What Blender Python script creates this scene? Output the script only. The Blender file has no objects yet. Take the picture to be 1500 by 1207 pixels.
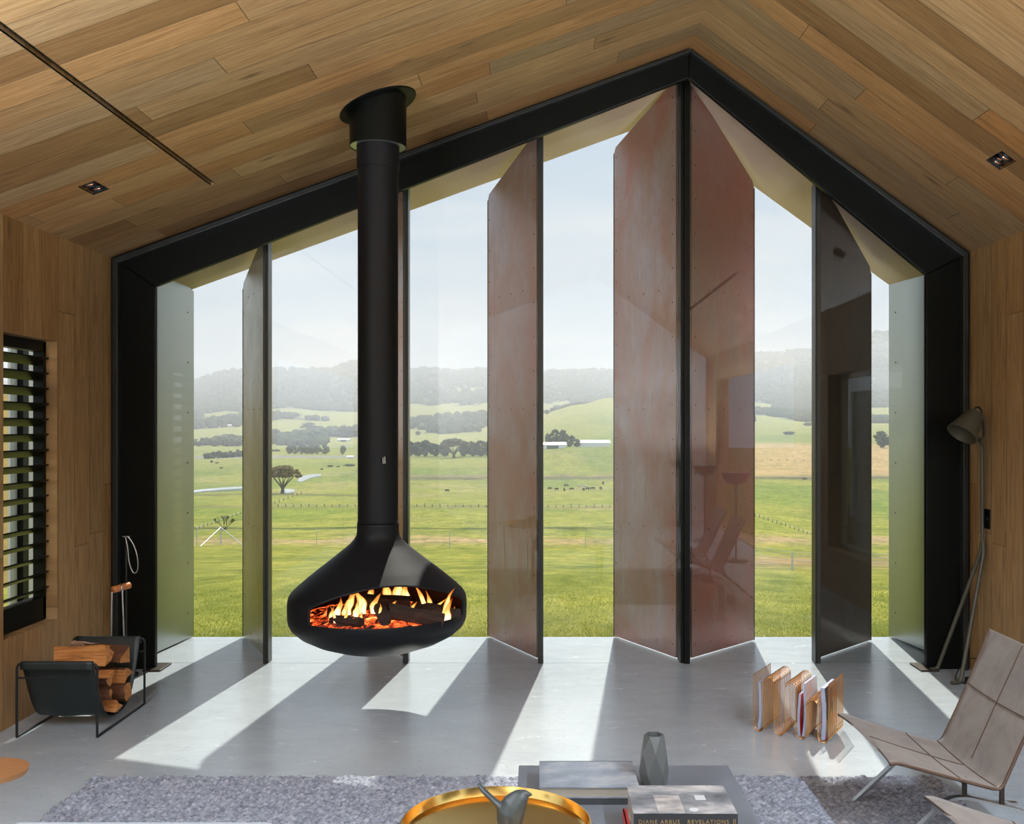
import bpy, bmesh, math, random
import numpy as np
from mathutils import Vector, Matrix

random.seed(7)
rng = np.random.default_rng(7)
S = bpy.context.scene
C = S.collection

# ------------------------------------------------------------------ camera
F_PX, CX, CY, EYE = 1400.0, 787.0, 624.0, 1.6
cam_data = bpy.data.cameras.new('camera')
cam_data.sensor_fit = 'HORIZONTAL'
cam_data.sensor_width = 36.0
cam_data.lens = F_PX / 1500.0 * 36.0
cam_data.shift_x = -(CX - 750.0) / 1500.0
cam_data.shift_y = (CY - 603.5) / 1500.0
cam_data.clip_start = 0.05
cam_data.clip_end = 20000.0
cam = bpy.data.objects.new('camera', cam_data)
C.objects.link(cam)
cam.location = (0.0, 0.0, EYE)
cam.rotation_euler = (math.radians(90), 0, 0)
S.camera = cam

# ------------------------------------------------------------------ exposure
S.view_settings.view_transform = 'Standard'
S.view_settings.look = 'None'
S.view_settings.gamma = 1.0
S.view_settings.use_curve_mapping = False
S.view_settings.exposure = 0.0
cy = S.cycles
cy.max_bounces = 10
cy.diffuse_bounces = 5
cy.glossy_bounces = 5
cy.transmission_bounces = 6
cy.transparent_max_bounces = 24
cy.volume_bounces = 0
cy.caustics_reflective = False
cy.caustics_refractive = False
cy.sample_clamp_indirect = 6.0
cy.use_denoising = True
try:
    cy.denoiser = 'OPENIMAGEDENOISE'
    cy.denoising_input_passes = 'RGB_ALBEDO_NORMAL'
    cy.denoising_prefilter = 'ACCURATE'
except Exception:
    pass

# ------------------------------------------------------------------ node helper
class NT:
    def __init__(self, tree):
        self.t = tree
    def n(self, kind, **kw):
        nd = self.t.nodes.new(kind)
        for k, v in kw.items():
            if k.startswith('i_'):
                key = k[2:]
                self.set(nd, int(key) if key.isdigit() else key.replace('_', ' '), v)
            else:
                setattr(nd, k, v)
        return nd
    def set(self, nd, key, v):
        s = nd.inputs[key]
        if hasattr(v, 'is_linked') or isinstance(v, bpy.types.NodeSocket):
            self.t.links.new(v, s)
        else:
            s.default_value = v
    def math(self, op, a, b=None, c=None):
        nd = self.t.nodes.new('ShaderNodeMath'); nd.operation = op
        self.set(nd, 0, a)
        if b is not None: self.set(nd, 1, b)
        if c is not None: self.set(nd, 2, c)
        return nd.outputs[0]
    def ramp(self, fac, stops, interp='LINEAR'):
        nd = self.t.nodes.new('ShaderNodeValToRGB')
        nd.color_ramp.interpolation = interp
        el = nd.color_ramp.elements
        while len(el) < len(stops): el.new(0.5)
        for e, (p, c) in zip(el, stops):
            e.position = p
            e.color = (c[0], c[1], c[2], 1) if len(c) == 3 else c
        self.set(nd, 0, fac)
        return nd.outputs[0]
    def mix(self, fac, a, b, blend='MIX'):
        nd = self.t.nodes.new('ShaderNodeMix'); nd.data_type = 'RGBA'; nd.blend_type = blend
        self.set(nd, 0, fac)
        for k, v in ((6, a), (7, b)):
            if isinstance(v, tuple) and len(v) == 3: v = (*v, 1)
            self.set(nd, k, v)
        return nd.outputs[2]
    def noise(self, vec, scale, detail=4.0, rough=0.55, dist=0.0):
        nd = self.t.nodes.new('ShaderNodeTexNoise')
        if vec is not None: self.set(nd, 'Vector', vec)
        nd.inputs['Scale'].default_value = scale
        nd.inputs['Detail'].default_value = detail
        nd.inputs['Roughness'].default_value = rough
        nd.inputs['Distortion'].default_value = dist
        return nd.outputs['Fac']
    def mapping(self, vec, scale=(1, 1, 1), loc=(0, 0, 0), rot=(0, 0, 0)):
        nd = self.t.nodes.new('ShaderNodeMapping')
        self.set(nd, 'Vector', vec)
        nd.inputs['Scale'].default_value = scale
        nd.inputs['Location'].default_value = loc
        nd.inputs['Rotation'].default_value = rot
        return nd.outputs[0]
    def xyz(self, vec):
        nd = self.t.nodes.new('ShaderNodeSeparateXYZ'); self.set(nd, 0, vec)
        return nd.outputs
    def comb(self, x, y, z):
        nd = self.t.nodes.new('ShaderNodeCombineXYZ')
        self.set(nd, 0, x); self.set(nd, 1, y); self.set(nd, 2, z)
        return nd.outputs[0]
    def bump(self, h, strength=0.3, dist=0.01):
        nd = self.t.nodes.new('ShaderNodeBump')
        self.set(nd, 'Height', h)
        nd.inputs['Strength'].default_value = strength
        nd.inputs['Distance'].default_value = dist
        return nd.outputs[0]
    def coord(self, out='Object'):
        return self.t.nodes.new('ShaderNodeTexCoord').outputs[out]
    def pos(self):
        return self.t.nodes.new('ShaderNodeNewGeometry').outputs['Position']

def srgb(r, g, b):
    def f(c):
        c /= 255.0
        return c / 12.92 if c <= 0.04045 else ((c + 0.055) / 1.055) ** 2.4
    return (f(r), f(g), f(b))

def new_mat(name):
    m = bpy.data.materials.new(name); m.use_nodes = True
    t = m.node_tree
    for n in list(t.nodes): t.nodes.remove(n)
    N = NT(t)
    out = N.n('ShaderNodeOutputMaterial')
    return m, N, out

def principled(name, base, rough=0.5, metal=0.0, var=0.0, scale=8.0, bump=0.0, bscale=40.0, stretch=(1, 1, 1),
               coat=0.0, spec=0.5, rvar=0.0, sheen=0.0):
    m, N, out = new_mat(name)
    b = N.n('ShaderNodeBsdfPrincipled')
    N.t.links.new(b.outputs[0], out.inputs[0])
    b.inputs['Roughness'].default_value = rough
    b.inputs['Metallic'].default_value = metal
    b.inputs['Specular IOR Level'].default_value = spec
    b.inputs['Coat Weight'].default_value = coat
    b.inputs['Sheen Weight'].default_value = sheen
    co = N.mapping(N.coord('Object'), stretch)
    if isinstance(base, tuple):
        if var > 0:
            f = N.noise(co, scale, 5, 0.6)
            lo = tuple(max(0, c * (1 - var)) for c in base); hi = tuple(min(1, c * (1 + var)) for c in base)
            N.set(b, 'Base Color', N.ramp(f, [(0.25, lo), (0.75, hi)]))
        else:
            b.inputs['Base Color'].default_value = (*base, 1)
    if rvar > 0:
        f = N.noise(co, scale * 0.7, 4, 0.6)
        N.set(b, 'Roughness', N.math('MULTIPLY_ADD', f, rvar, rough - rvar * 0.5))
    if bump > 0:
        N.set(b, 'Normal', N.bump(N.noise(co, bscale, 4, 0.6), bump, 0.01))
    return m

# ------------------------------------------------------------------ sky and sun
W = bpy.data.worlds.new('sky'); S.world = W; W.use_nodes = True
wt = W.node_tree
for n in list(wt.nodes): wt.nodes.remove(n)
N = NT(wt)
wo = N.n('ShaderNodeOutputWorld'); bg = N.n('ShaderNodeBackground')
d = N.coord('Generated')
dx, dy, dz = N.xyz(d)[:3]
grad = N.ramp(N.math('MAXIMUM', dz, 0.0), [(0.0, (0.71, 0.78, 0.86)), (0.12, (0.62, 0.74, 0.88)), (0.35, (0.53, 0.69, 0.89)), (1.0, (0.36, 0.55, 0.86))])
zc = N.math('ADD', N.math('MAXIMUM', dz, 0.0), 0.22)
cv = N.comb(N.math('DIVIDE', dx, zc), N.math('DIVIDE', dy, zc), 0.0)
cl = N.noise(N.mapping(cv, (1.0, 1.7, 1.0), (3.1, 0.4, 0)), 1.3, 6, 0.55, 0.3)
cf = N.ramp(cl, [(0.46, (0, 0, 0)), (0.68, (1, 1, 1))])
sky = N.mix(N.math('MULTIPLY', cf, 0.55), grad, (0.93, 0.95, 0.98))
# sky brightened behind the house, out of view, as added fill light
bk = N.ramp(N.math('MULTIPLY_ADD', dy, -1.0, 0.0), [(0.02, (0, 0, 0)), (0.45, (1, 1, 1))])
sky = N.mix(bk, sky, (1.5, 1.7, 1.95))
N.set(bg, 'Color', sky)
bg.inputs['Strength'].default_value = 0.82
wt.links.new(bg.outputs[0], wo.inputs[0])

SUN_TO = Vector((0.107, 0.893, 1.0)).normalized()
sun_d = bpy.data.lights.new('sun', 'SUN'); sun_d.energy = 6.5; sun_d.angle = math.radians(0.53)
sun_d.color = (1.0, 0.95, 0.86)
sun = bpy.data.objects.new('sun', sun_d); C.objects.link(sun)
sun.rotation_euler = SUN_TO.to_track_quat('Z', 'Y').to_euler()
sun.location = (3, 30, 30)

# added fill lights: six uplighters out of frame (their stands are built further down)
FILL_UPLIGHTS = [(-2.3, 1.6), (2.35, 1.6), (-2.3, -0.5), (2.35, -0.5), (-2.3, -2.5), (2.3, -2.5)]
UP_Z = 1.0
for ux_, uy_ in FILL_UPLIGHTS:
    ld = bpy.data.lights.new('fill_uplight', 'AREA'); ld.shape = 'DISK'; ld.size = 0.30; ld.energy = 165.0; ld.color = (0.90, 0.97, 1.06)
    lo_ = bpy.data.objects.new('fill_uplight', ld); C.objects.link(lo_)
    lo_.location = (ux_, uy_, UP_Z); lo_.rotation_euler = (math.pi, 0, 0)

# added linear fill lamps in the ceiling slots (left slot seen unlit, right slot added)
for nm_, (lx_, ly_, lz_, pw_) in (('slot_fill_lamp', (-1.918, 0.9, 3.033, 108.0)), ('slot_fill_lamp', (2.15, 0.2, 3.254, 235.0))):
    ld = bpy.data.lights.new(nm_, 'AREA'); ld.shape = 'RECTANGLE'; ld.size = 0.024; ld.size_y = 4.6; ld.energy = pw_; ld.color = (0.82, 0.96, 1.14); ld.spread = math.radians(150)
    lo_ = bpy.data.objects.new(nm_, ld); C.objects.link(lo_)
    lo_.location = (lx_, ly_, lz_); lo_.rotation_euler = (0.0, 0.0, 0.0)

# ------------------------------------------------------------------ object helpers
def P(px, py, Y):
    return Vector(((px - CX) * Y / F_PX, Y, EYE - (py - CY) * Y / F_PX))
def PZ(px, py, Z):
    Y = F_PX * (EYE - Z) / (py - CY)
    return Vector(((px - CX) * Y / F_PX, Y, Z))
def PX_(px, py, X):
    Y = F_PX * X / (px - CX)
    return Vector((X, Y, EYE - (py - CY) * Y / F_PX))

def tag(o, label=None, cat=None, group=None, kind=None):
    if label: o['label'] = label
    if cat: o['category'] = cat
    if group: o['group'] = group
    if kind: o['kind'] = kind
    return o

def thing(name, label, cat, loc=(0, 0, 0), rz=0.0, group=None, kind=None):
    o = bpy.data.objects.new(name, None); C.objects.link(o)
    o.empty_display_size = 0.1
    o.location = loc; o.rotation_euler = (0, 0, rz)
    return tag(o, label, cat, group, kind)

class MB:
    """collects geometry, builds ONE mesh object"""
    def __init__(self):
        self.v = []; self.f = []; self.m = []; self.mi = 0
    def add(self, vs, fs):
        b = len(self.v)
        self.v += [tuple(x) for x in vs]
        for f in fs:
            self.f.append(tuple(i + b for i in f)); self.m.append(self.mi)
        return self
    def box(self, c, s, rot=None):
        hx, hy, hz = s[0] / 2, s[1] / 2, s[2] / 2
        vs = [Vector((x, y, z)) for x in (-hx, hx) for y in (-hy, hy) for z in (-hz, hz)]
        if rot is not None: vs = [rot @ v for v in vs]
        c = Vector(c)
        return self.add([v + c for v in vs], [(0, 1, 3, 2), (4, 6, 7, 5), (0, 4, 5, 1), (2, 3, 7, 6), (0, 2, 6, 4), (1, 5, 7, 3)])
    def bbox(self, lo, hi):
        lo, hi = Vector(lo), Vector(hi)
        return self.box((lo + hi) / 2, hi - lo)
    def rbox(self, c, s, r=0.01, seg=2, rot=None):
        bm = bmesh.new(); bmesh.ops.create_cube(bm, size=1.0)
        for v in bm.verts: v.co = Vector((v.co.x * s[0], v.co.y * s[1], v.co.z * s[2]))
        bmesh.ops.bevel(bm, geom=list(bm.edges), offset=min(r, min(s) * 0.49), segments=seg, profile=0.5, affect='EDGES')
        c = Vector(c); bm.verts.index_update()
        vs = [(rot @ v.co if rot is not None else v.co) + c for v in bm.verts]
        fs = [tuple(v.index for v in f.verts) for f in bm.faces]
        bm.free()
        return self.add(vs, fs)
    def prism(self, poly, mp, w0, w1):
        """poly: list of (u,v); mp(u,v,w)->xyz"""
        n = len(poly)
        vs = [mp(u, v, w0) for u, v in poly] + [mp(u, v, w1) for u, v in poly]
        fs = [tuple(range(n))[::-1], tuple(range(n, 2 * n))] + [(i, (i + 1) % n, n + (i + 1) % n, n + i) for i in range(n)]
        return self.add(vs, fs)
    def sweep(self, path, section, closed=False, up=None, radii=None, cap=True):
        """section: list of (a,b); parallel transported along the path"""
        path = [Vector(p) for p in path]; n = len(path); k = len(section)
        tang = []
        for i in range(n):
            if closed: t = path[(i + 1) % n] - path[i - 1]
            else: t = path[min(i + 1, n - 1)] - path[max(i - 1, 0)]
            tang.append(t.normalized() if t.length > 1e-9 else Vector((0, 0, 1)))
        if up is None:
            up = Vector((0, 0, 1)) if abs(tang[0].z) < 0.9 else Vector((1, 0, 0))
        up = Vector(up)
        a = (up - tang[0] * up.dot(tang[0])).normalized()
        vs = []
        for i in range(n):
            if i > 0:
                q = tang[i - 1].rotation_difference(tang[i]); a = (q @ a)
                a = (a - tang[i] * a.dot(tang[i])).normalized()
            b = tang[i].cross(a)
            r = 1.0 if radii is None else radii[i]
            for (sa, sb) in section: vs.append(path[i] + (a * sa + b * sb) * r)
        fs = []
        m = n if closed else n - 1
        for i in range(m):
            i2 = (i + 1) % n
            for j in range(k):
                j2 = (j + 1) % k
                fs.append((i * k + j, i * k + j2, i2 * k + j2, i2 * k + j))
        if cap and not closed:
            fs.append(tuple(range(k))[::-1]); fs.append(tuple((n - 1) * k + j for j in range(k)))
        return self.add(vs, fs)
    def tube(self, path, r, n=8, closed=False, radii=None, up=None, flat=1.0):
        sec = [(r * math.cos(2 * math.pi * j / n), r * flat * math.sin(2 * math.pi * j / n)) for j in range(n)]
        return self.sweep(path, sec, closed, up, radii)
    def cyl(self, p0, p1, r0, r1=None, n=24):
        r1 = r0 if r1 is None else r1
        return self.tube([p0, p1], 1.0, n, radii=[r0, r1])
    def lathe(self, prof, c=(0, 0, 0), n=48, cap0=False, cap1=False):
        c = Vector(c); vs = []; fs = []; k = len(prof)
        for i in range(n):
            a = 2 * math.pi * i / n
            for (r, z) in prof: vs.append(c + Vector((r * math.cos(a), r * math.sin(a), z)))
        for i in range(n):
            i2 = (i + 1) % n
            for j in range(k - 1):
                fs.append((i * k + j, i2 * k + j, i2 * k + j + 1, i * k + j + 1))
        if cap0: fs.append(tuple(i * k for i in range(n))[::-1])
        if cap1: fs.append(tuple(i * k + k - 1 for i in range(n)))
        return self.add(vs, fs)
    def holes(self, u0, u1, v0, v1, hs, mp, w0, w1):
        """slab u0..u1 x v0..v1 with rectangular through-holes [(ua,ub,va,vb)]"""
        us = sorted(set([u0, u1] + [h[i] for h in hs for i in (0, 1)])); vs_ = sorted(set([v0, v1] + [h[i] for h in hs for i in (2, 3)]))
        idx = {}
        vs = []
        def vid(i, j, w):
            k = (i, j, w)
            if k not in idx:
                idx[k] = len(vs); vs.append(mp(us[i], vs_[j], w0 if w == 0 else w1))
            return idx[k]
        nu, nv = len(us) - 1, len(vs_) - 1
        solid = [[True] * nv for _ in range(nu)]
        for i in range(nu):
            for j in range(nv):
                cu, cv_ = (us[i] + us[i + 1]) / 2, (vs_[j] + vs_[j + 1]) / 2
                for h in hs:
                    if h[0] < cu < h[1] and h[2] < cv_ < h[3]: solid[i][j] = False
        fs = []
        for i in range(nu):
            for j in range(nv):
                if not solid[i][j]: continue
                fs.append((vid(i, j, 0), vid(i, j + 1, 0), vid(i + 1, j + 1, 0), vid(i + 1, j, 0)))
                fs.append((vid(i, j, 1), vid(i + 1, j, 1), vid(i + 1, j + 1, 1), vid(i, j + 1, 1)))
                for (di, dj, a, b) in ((-1, 0, (i, j), (i, j + 1)), (1, 0, (i + 1, j), (i + 1, j + 1)), (0, -1, (i, j), (i + 1, j)), (0, 1, (i, j + 1), (i + 1, j + 1))):
                    ii, jj = i + di, j + dj
                    if 0 <= ii < nu and 0 <= jj < nv and solid[ii][jj]: continue
                    fs.append((vid(*a, 0), vid(*b, 0), vid(*b, 1), vid(*a, 1)))
        return self.add(vs, fs)
    def build(self, name, mats, parent=None, smooth=False, kind=None, label=None, recalc=True, angle=35):
        me = bpy.data.meshes.new(name)
        me.from_pydata(self.v, [], self.f)
        if not isinstance(mats, (list, tuple)): mats = [mats]
        for m in mats: me.materials.append(m)
        if len(mats) > 1: me.polygons.foreach_set('material_index', self.m)
        if recalc:
            bm = bmesh.new(); bm.from_mesh(me)
            bmesh.ops.recalc_face_normals(bm, faces=bm.faces)
            bm.to_mesh(me); bm.free()
        if smooth:
            me.shade_smooth()
            try: me.set_sharp_from_angle(angle=math.radians(angle))
            except Exception: pass
        me.update()
        o = bpy.data.objects.new(name, me); C.objects.link(o)
        if parent: o.parent = parent
        if kind: o['kind'] = kind
        if label: o['label'] = label
        return o

def arc(c, r, a0, a1, n, ax=(1, 0, 0), ay=(0, 0, 1)):
    c, ax, ay = Vector(c), Vector(ax), Vector(ay)
    return [c + ax * (r * math.cos(a0 + (a1 - a0) * i / n)) + ay * (r * math.sin(a0 + (a1 - a0) * i / n)) for i in range(n + 1)]

def fillet(pts, r, n=5):
    pts = [Vector(p) for p in pts]; out = [pts[0]]
    for i in range(1, len(pts) - 1):
        a, b, c = pts[i - 1], pts[i], pts[i + 1]
        u, w = (a - b), (c - b)
        rr = min(r, u.length * 0.49, w.length * 0.49)
        p0, p1 = b + u.normalized() * rr, b + w.normalized() * rr
        for k in range(n + 1):
            t = k / n
            out.append(p0 * (1 - t) ** 2 + b * 2 * t * (1 - t) + p1 * t * t)
    out.append(pts[-1])
    return out

def fillet_closed(pts, r, n=5):
    pts = [Vector(p) for p in pts]; m = len(pts); out = []
    for i in range(m):
        a, b, c = pts[i - 1], pts[i], pts[(i + 1) % m]
        u, w = (a - b), (c - b)
        rr = min(r, u.length * 0.49, w.length * 0.49)
        p0, p1 = b + u.normalized() * rr, b + w.normalized() * rr
        for k in range(n + 1):
            t = k / n
            out.append(p0 * (1 - t) ** 2 + b * 2 * t * (1 - t) + p1 * t * t)
    return out

def copy_tree(o, parent=None):
    c = o.copy(); C.objects.link(c)
    if parent: c.parent = parent
    for ch in list(o.children): copy_tree(ch, c)
    return c

# ------------------------------------------------------------------ materials
def wood_planks(name, along, across, width, length, tones, rough=0.45, gap=0.004, seed=0.0):
    """board cladding; along/across = axis index of object coordinates"""
    m, N, out = new_mat(name)
    b = N.n('ShaderNodeBsdfPrincipled'); N.t.links.new(b.outputs[0], out.inputs[0])
    p = N.xyz(N.pos())
    L, A = p[along], p[across]
    row = N.math('FLOOR', N.math('DIVIDE', A, width))
    wn = N.n('ShaderNodeTexWhiteNoise', noise_dimensions='1D'); N.set(wn, 'W', N.math('ADD', row, seed + 0.37))
    Lo = N.math('MULTIPLY_ADD', wn.outputs[0], length, L)
    seg = N.math('FLOOR', N.math('DIVIDE', Lo, length))
    wn2 = N.n('ShaderNodeTexWhiteNoise', noise_dimensions='2D'); N.set(wn2, 'Vector', N.comb(row, seg, 0.0))
    rid = wn2.outputs[0]
    tone = N.ramp(rid, tones)
    gv = N.comb(N.math('MULTIPLY', Lo, 1.0), N.math('MULTIPLY', A, 16.0), N.math('MULTIPLY', rid, 57.0))
    g1 = N.noise(gv, 2.2, 7, 0.68, 1.6)
    gv2 = N.comb(N.math('MULTIPLY', Lo, 1.5), N.math('MULTIPLY', A, 90.0), N.math('MULTIPLY', rid, 31.0))
    g2 = N.noise(gv2, 3.0, 3, 0.6, 0.2)
    gv3 = N.comb(N.math('MULTIPLY', Lo, 1.0), N.math('MULTIPLY', A, 4.0), N.math('MULTIPLY', rid, 11.0))
    g3 = N.noise(gv3, 1.6, 3, 0.5, 1.5)
    col = N.mix(N.ramp(g1, [(0.40, (0, 0, 0)), (0.72, (1, 1, 1))]), tone, (0.46, 0.38, 0.30), 'MULTIPLY')
    col = N.mix(0.85, tone, col)
    col = N.mix(N.math('MULTIPLY', N.ramp(g2, [(0.45, (0, 0, 0)), (0.75, (1, 1, 1))]), 0.6), col, (0.42, 0.34, 0.27), 'MULTIPLY')
    grey = N.mix(1.0, col, (0.95, 1.02, 1.12), 'MULTIPLY')
    col = N.mix(N.ramp(g3, [(0.5, (0, 0, 0)), (0.75, (0.8, 0.8, 0.8))]), col, grey)
    vo = N.n('ShaderNodeTexVoronoi'); vo.inputs['Scale'].default_value = 1.0
    N.set(vo, 'Vector', N.comb(N.math('MULTIPLY', Lo, 1.9), N.math('MULTIPLY', A, 5.2), N.math('MULTIPLY', rid, 9.0)))
    col = N.mix(N.ramp(vo.outputs['Distance'], [(0.03, (0.8, 0.8, 0.8)), (0.14, (0, 0, 0))]), col, (0.09, 0.05, 0.025))
    fa = N.math('FRACT', N.math('DIVIDE', A, width)); fl = N.math('FRACT', N.math('DIVIDE', Lo, length))
    ga = N.math('MULTIPLY', N.math('MINIMUM', fa, N.math('SUBTRACT', 1.0, fa)), width)
    gl = N.math('MULTIPLY', N.math('MINIMUM', fl, N.math('SUBTRACT', 1.0, fl)), length)
    g = N.math('MINIMUM', ga, gl)
    line = N.ramp(N.math('DIVIDE', g, gap), [(0.25, (1, 1, 1)), (0.6, (0, 0, 0))])
    col = N.mix(N.math('MULTIPLY', line, 0.75), col, (0.02, 0.013, 0.007))
    N.set(b, 'Base Color', col)
    N.set(b, 'Roughness', N.math('MULTIPLY_ADD', g1, 0.25, rough - 0.1))
    h = N.math('SUBTRACT', N.math('MULTIPLY', g2, 0.25), line)
    N.set(b, 'Normal', N.bump(h, 0.35, 0.003))
    return m

T_CEIL = [(0.0, srgb(136, 101, 62)), (0.3, srgb(172, 136, 92)), (0.55, srgb(154, 128, 94)), (0.8, srgb(190, 152, 104)), (1.0, srgb(166, 118, 70))]
T_WALL = [(0.0, srgb(160, 122, 76)), (0.35, srgb(194, 158, 108)), (0.6, srgb(184, 154, 112)), (0.85, srgb(206, 168, 116)), (1.0, srgb(162, 122, 76))]
M = {}
M['ceil'] = wood_planks('oak_ceiling_boards', 0, 1, 0.19, 2.1, T_CEIL)
M['wall'] = wood_planks('oak_wall_boards', 2, 1, 0.193, 2.3, T_WALL, seed=5.0)
M['wallx'] = wood_planks('oak_back_wall_boards', 2, 0, 0.193, 2.3, T_WALL, seed=9.0)
M['black'] = principled('black_powder_coated_steel', (0.004, 0.005, 0.004), 0.36, 0.0, 0.25, 5, spec=0.14, rvar=0.08)
M['blackm'] = principled('matte_black_steel', (0.010, 0.011, 0.013), 0.42, 0.0, 0.15, 6, spec=0.3, rvar=0.06)
M['graph'] = principled('graphite_painted_steel', (0.0055, 0.0065, 0.0085), 0.50, 0.0, 0.12, 3, spec=0.26, rvar=0.06)
M['soot'] = principled('sooty_steel', (0.010, 0.008, 0.007), 0.8, 0.0, 0.4, 12, bump=0.2)
M['brassd'] = principled('dark_bronze_rail', (0.22, 0.14, 0.06), 0.4, 0.8)
M['steel'] = principled('brushed_steel', (0.50, 0.50, 0.49), 0.32, 1.0, 0.1, 20, stretch=(1, 1, 12), rvar=0.1)
M['darksteel'] = principled('dark_brown_steel', (0.05, 0.038, 0.028), 0.4, 0.7, 0.2, 20)
M['gold'] = principled('copper_gilt_wire', (0.80, 0.42, 0.16), 0.25, 1.0)
M['galv'] = principled('satin_zinc_sheet', (0.40, 0.42, 0.39), 0.30, 0.85, 0.08, 2.5, stretch=(1, 1, 0.25), rvar=0.1)
M['soffit'] = principled('beige_fibre_cement_sheet', srgb(230, 202, 182), 0.55, 0.0, 0.05, 3)
M['plaster'] = principled('off_white_plaster', (0.72, 0.73, 0.74), 0.8)
M['white'] = principled('white_paper', (0.75, 0.75, 0.73), 0.7, 0.0, 0.05, 30)

def concrete():
    m, N, out = new_mat('polished_concrete')
    b = N.n('ShaderNodeBsdfPrincipled'); N.t.links.new(b.outputs[0], out.inputs[0])
    p = N.pos()
    big = N.noise(p, 0.9, 4, 0.55, 0.6)
    st = N.noise(N.mapping(p, (1.0, 2.4, 1.0), rot=(0, 0, 0.12)), 4.5, 8, 0.74, 0.7)
    sp = N.noise(N.mapping(p, (1.0, 2.2, 1.0)), 26.0, 4, 0.7, 0.4)
    base = N.ramp(big, [(0.3, srgb(154, 163, 169)), (0.7, srgb(176, 184, 189))])
    base = N.mix(N.ramp(st, [(0.36, (0, 0, 0)), (0.85, (0.6, 0.6, 0.6))]), base, srgb(184, 193, 199))
    base = N.mix(N.ramp(sp, [(0.60, (0, 0, 0)), (0.72, (0.55, 0.55, 0.55))]), base, srgb(118, 121, 121))
    N.set(b, 'Base Color', base)
    N.set(b, 'Roughness', N.math('MULTIPLY_ADD', st, 0.16, 0.17))
    b.inputs['Specular IOR Level'].default_value = 0.75
    N.set(b, 'Normal', N.bump(N.math('MULTIPLY_ADD', sp, 0.5, big), 0.05, 0.003))
    return m
M['conc'] = concrete()

def corten(name, tones, streak, spots, metal, rough, fleck=0.5):
    m, N, out = new_mat(name)
    b = N.n('ShaderNodeBsdfPrincipled'); N.t.links.new(b.outputs[0], out.inputs[0])
    p = N.pos()
    big = N.noise(N.mapping(p, (1.6, 1.0, 0.7)), 1.5, 5, 0.6, 0.7)
    run = N.noise(N.mapping(p, (11.0, 6.0, 0.5)), 2.0, 5, 0.65, 0.4)
    mot = N.noise(N.mapping(p, (1, 1, 0.7)), 9.0, 6, 0.7, 0.6)
    fine = N.noise(N.mapping(p, (1, 1, 0.5)), 34.0, 5, 0.7)
    col = N.ramp(big, [(0.30, tones[0]), (0.47, tones[1]), (0.66, tones[2])])
    col = N.mix(N.math('MULTIPLY', N.ramp(run, [(0.42, (0, 0, 0)), (0.68, (1, 1, 1))]), fleck), col, streak)
    col = N.mix(N.math('MULTIPLY', N.ramp(mot, [(0.5, (0, 0, 0)), (0.75, (1, 1, 1))]), fleck * 0.8), col, spots)
    col = N.mix(N.math('MULTIPLY', N.ramp(fine, [(0.45, (0, 0, 0)), (0.8, (1, 1, 1))]), 0.3), col, tuple(c * 0.5 for c in tones[1]))
    N.set(b, 'Base Color', col)
    b.inputs['Metallic'].default_value = metal
    N.set(b, 'Roughness', N.math('MULTIPLY_ADD', mot, 0.22, rough - 0.1))
    N.set(b, 'Normal', N.bump(fine, 0.05, 0.003))
    return m
M['corten'] = corten('weathered_rust_steel_sheet', [(0.40, 0.15, 0.12), (0.37, 0.23, 0.20), (0.40, 0.34, 0.36)], (0.36, 0.22, 0.13), (0.44, 0.27, 0.25), 0.55, 0.36)
M['cortenr'] = corten('red_rust_steel_sheet', [(0.42, 0.12, 0.10), (0.34, 0.15, 0.12), (0.30, 0.19, 0.16)], (0.38, 0.15, 0.11), (0.42, 0.22, 0.20), 0.5, 0.34)
M['cortend'] = corten('dark_steel_sheet_brown_reflection', [(0.085, 0.050, 0.033), (0.070, 0.050, 0.038), (0.075, 0.062, 0.052)], (0.07, 0.05, 0.035), (0.05, 0.04, 0.03), 0.5, 0.34)  # brown reflection put into this dark fin's base colour
M['corten_jamb_refl'] = corten('steel_sheet_jamb_reflection', [(0.30, 0.24, 0.12), (0.34, 0.32, 0.26), (0.40, 0.40, 0.37)], (0.34, 0.28, 0.16), (0.26, 0.23, 0.16), 0.75, 0.34)  # olive and gilt tones stand in for the zinc jamb's reflection


def glass(name, tint=(1, 1, 1), f0=0.045):
    m, N, out = new_mat(name)
    lw = N.n('ShaderNodeLayerWeight'); lw.inputs['Blend'].default_value = 0.5
    fac = N.math('MULTIPLY_ADD', N.math('POWER', lw.outputs['Facing'], 5.0), 0.9, f0)
    tr = N.n('ShaderNodeBsdfTransparent'); tr.inputs[0].default_value = (*tint, 1)
    gl = N.n('ShaderNodeBsdfGlossy'); gl.inputs['Roughness'].default_value = 0.0
    mx = N.n('ShaderNodeMixShader'); N.set(mx, 0, fac); N.set(mx, 1, tr.outputs[0]); N.set(mx, 2, gl.outputs[0])
    N.t.links.new(mx.outputs[0], out.inputs[0])
    return m
M['glass'] = glass('clear_window_glass', (0.985, 0.995, 0.985), 0.030)

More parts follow.
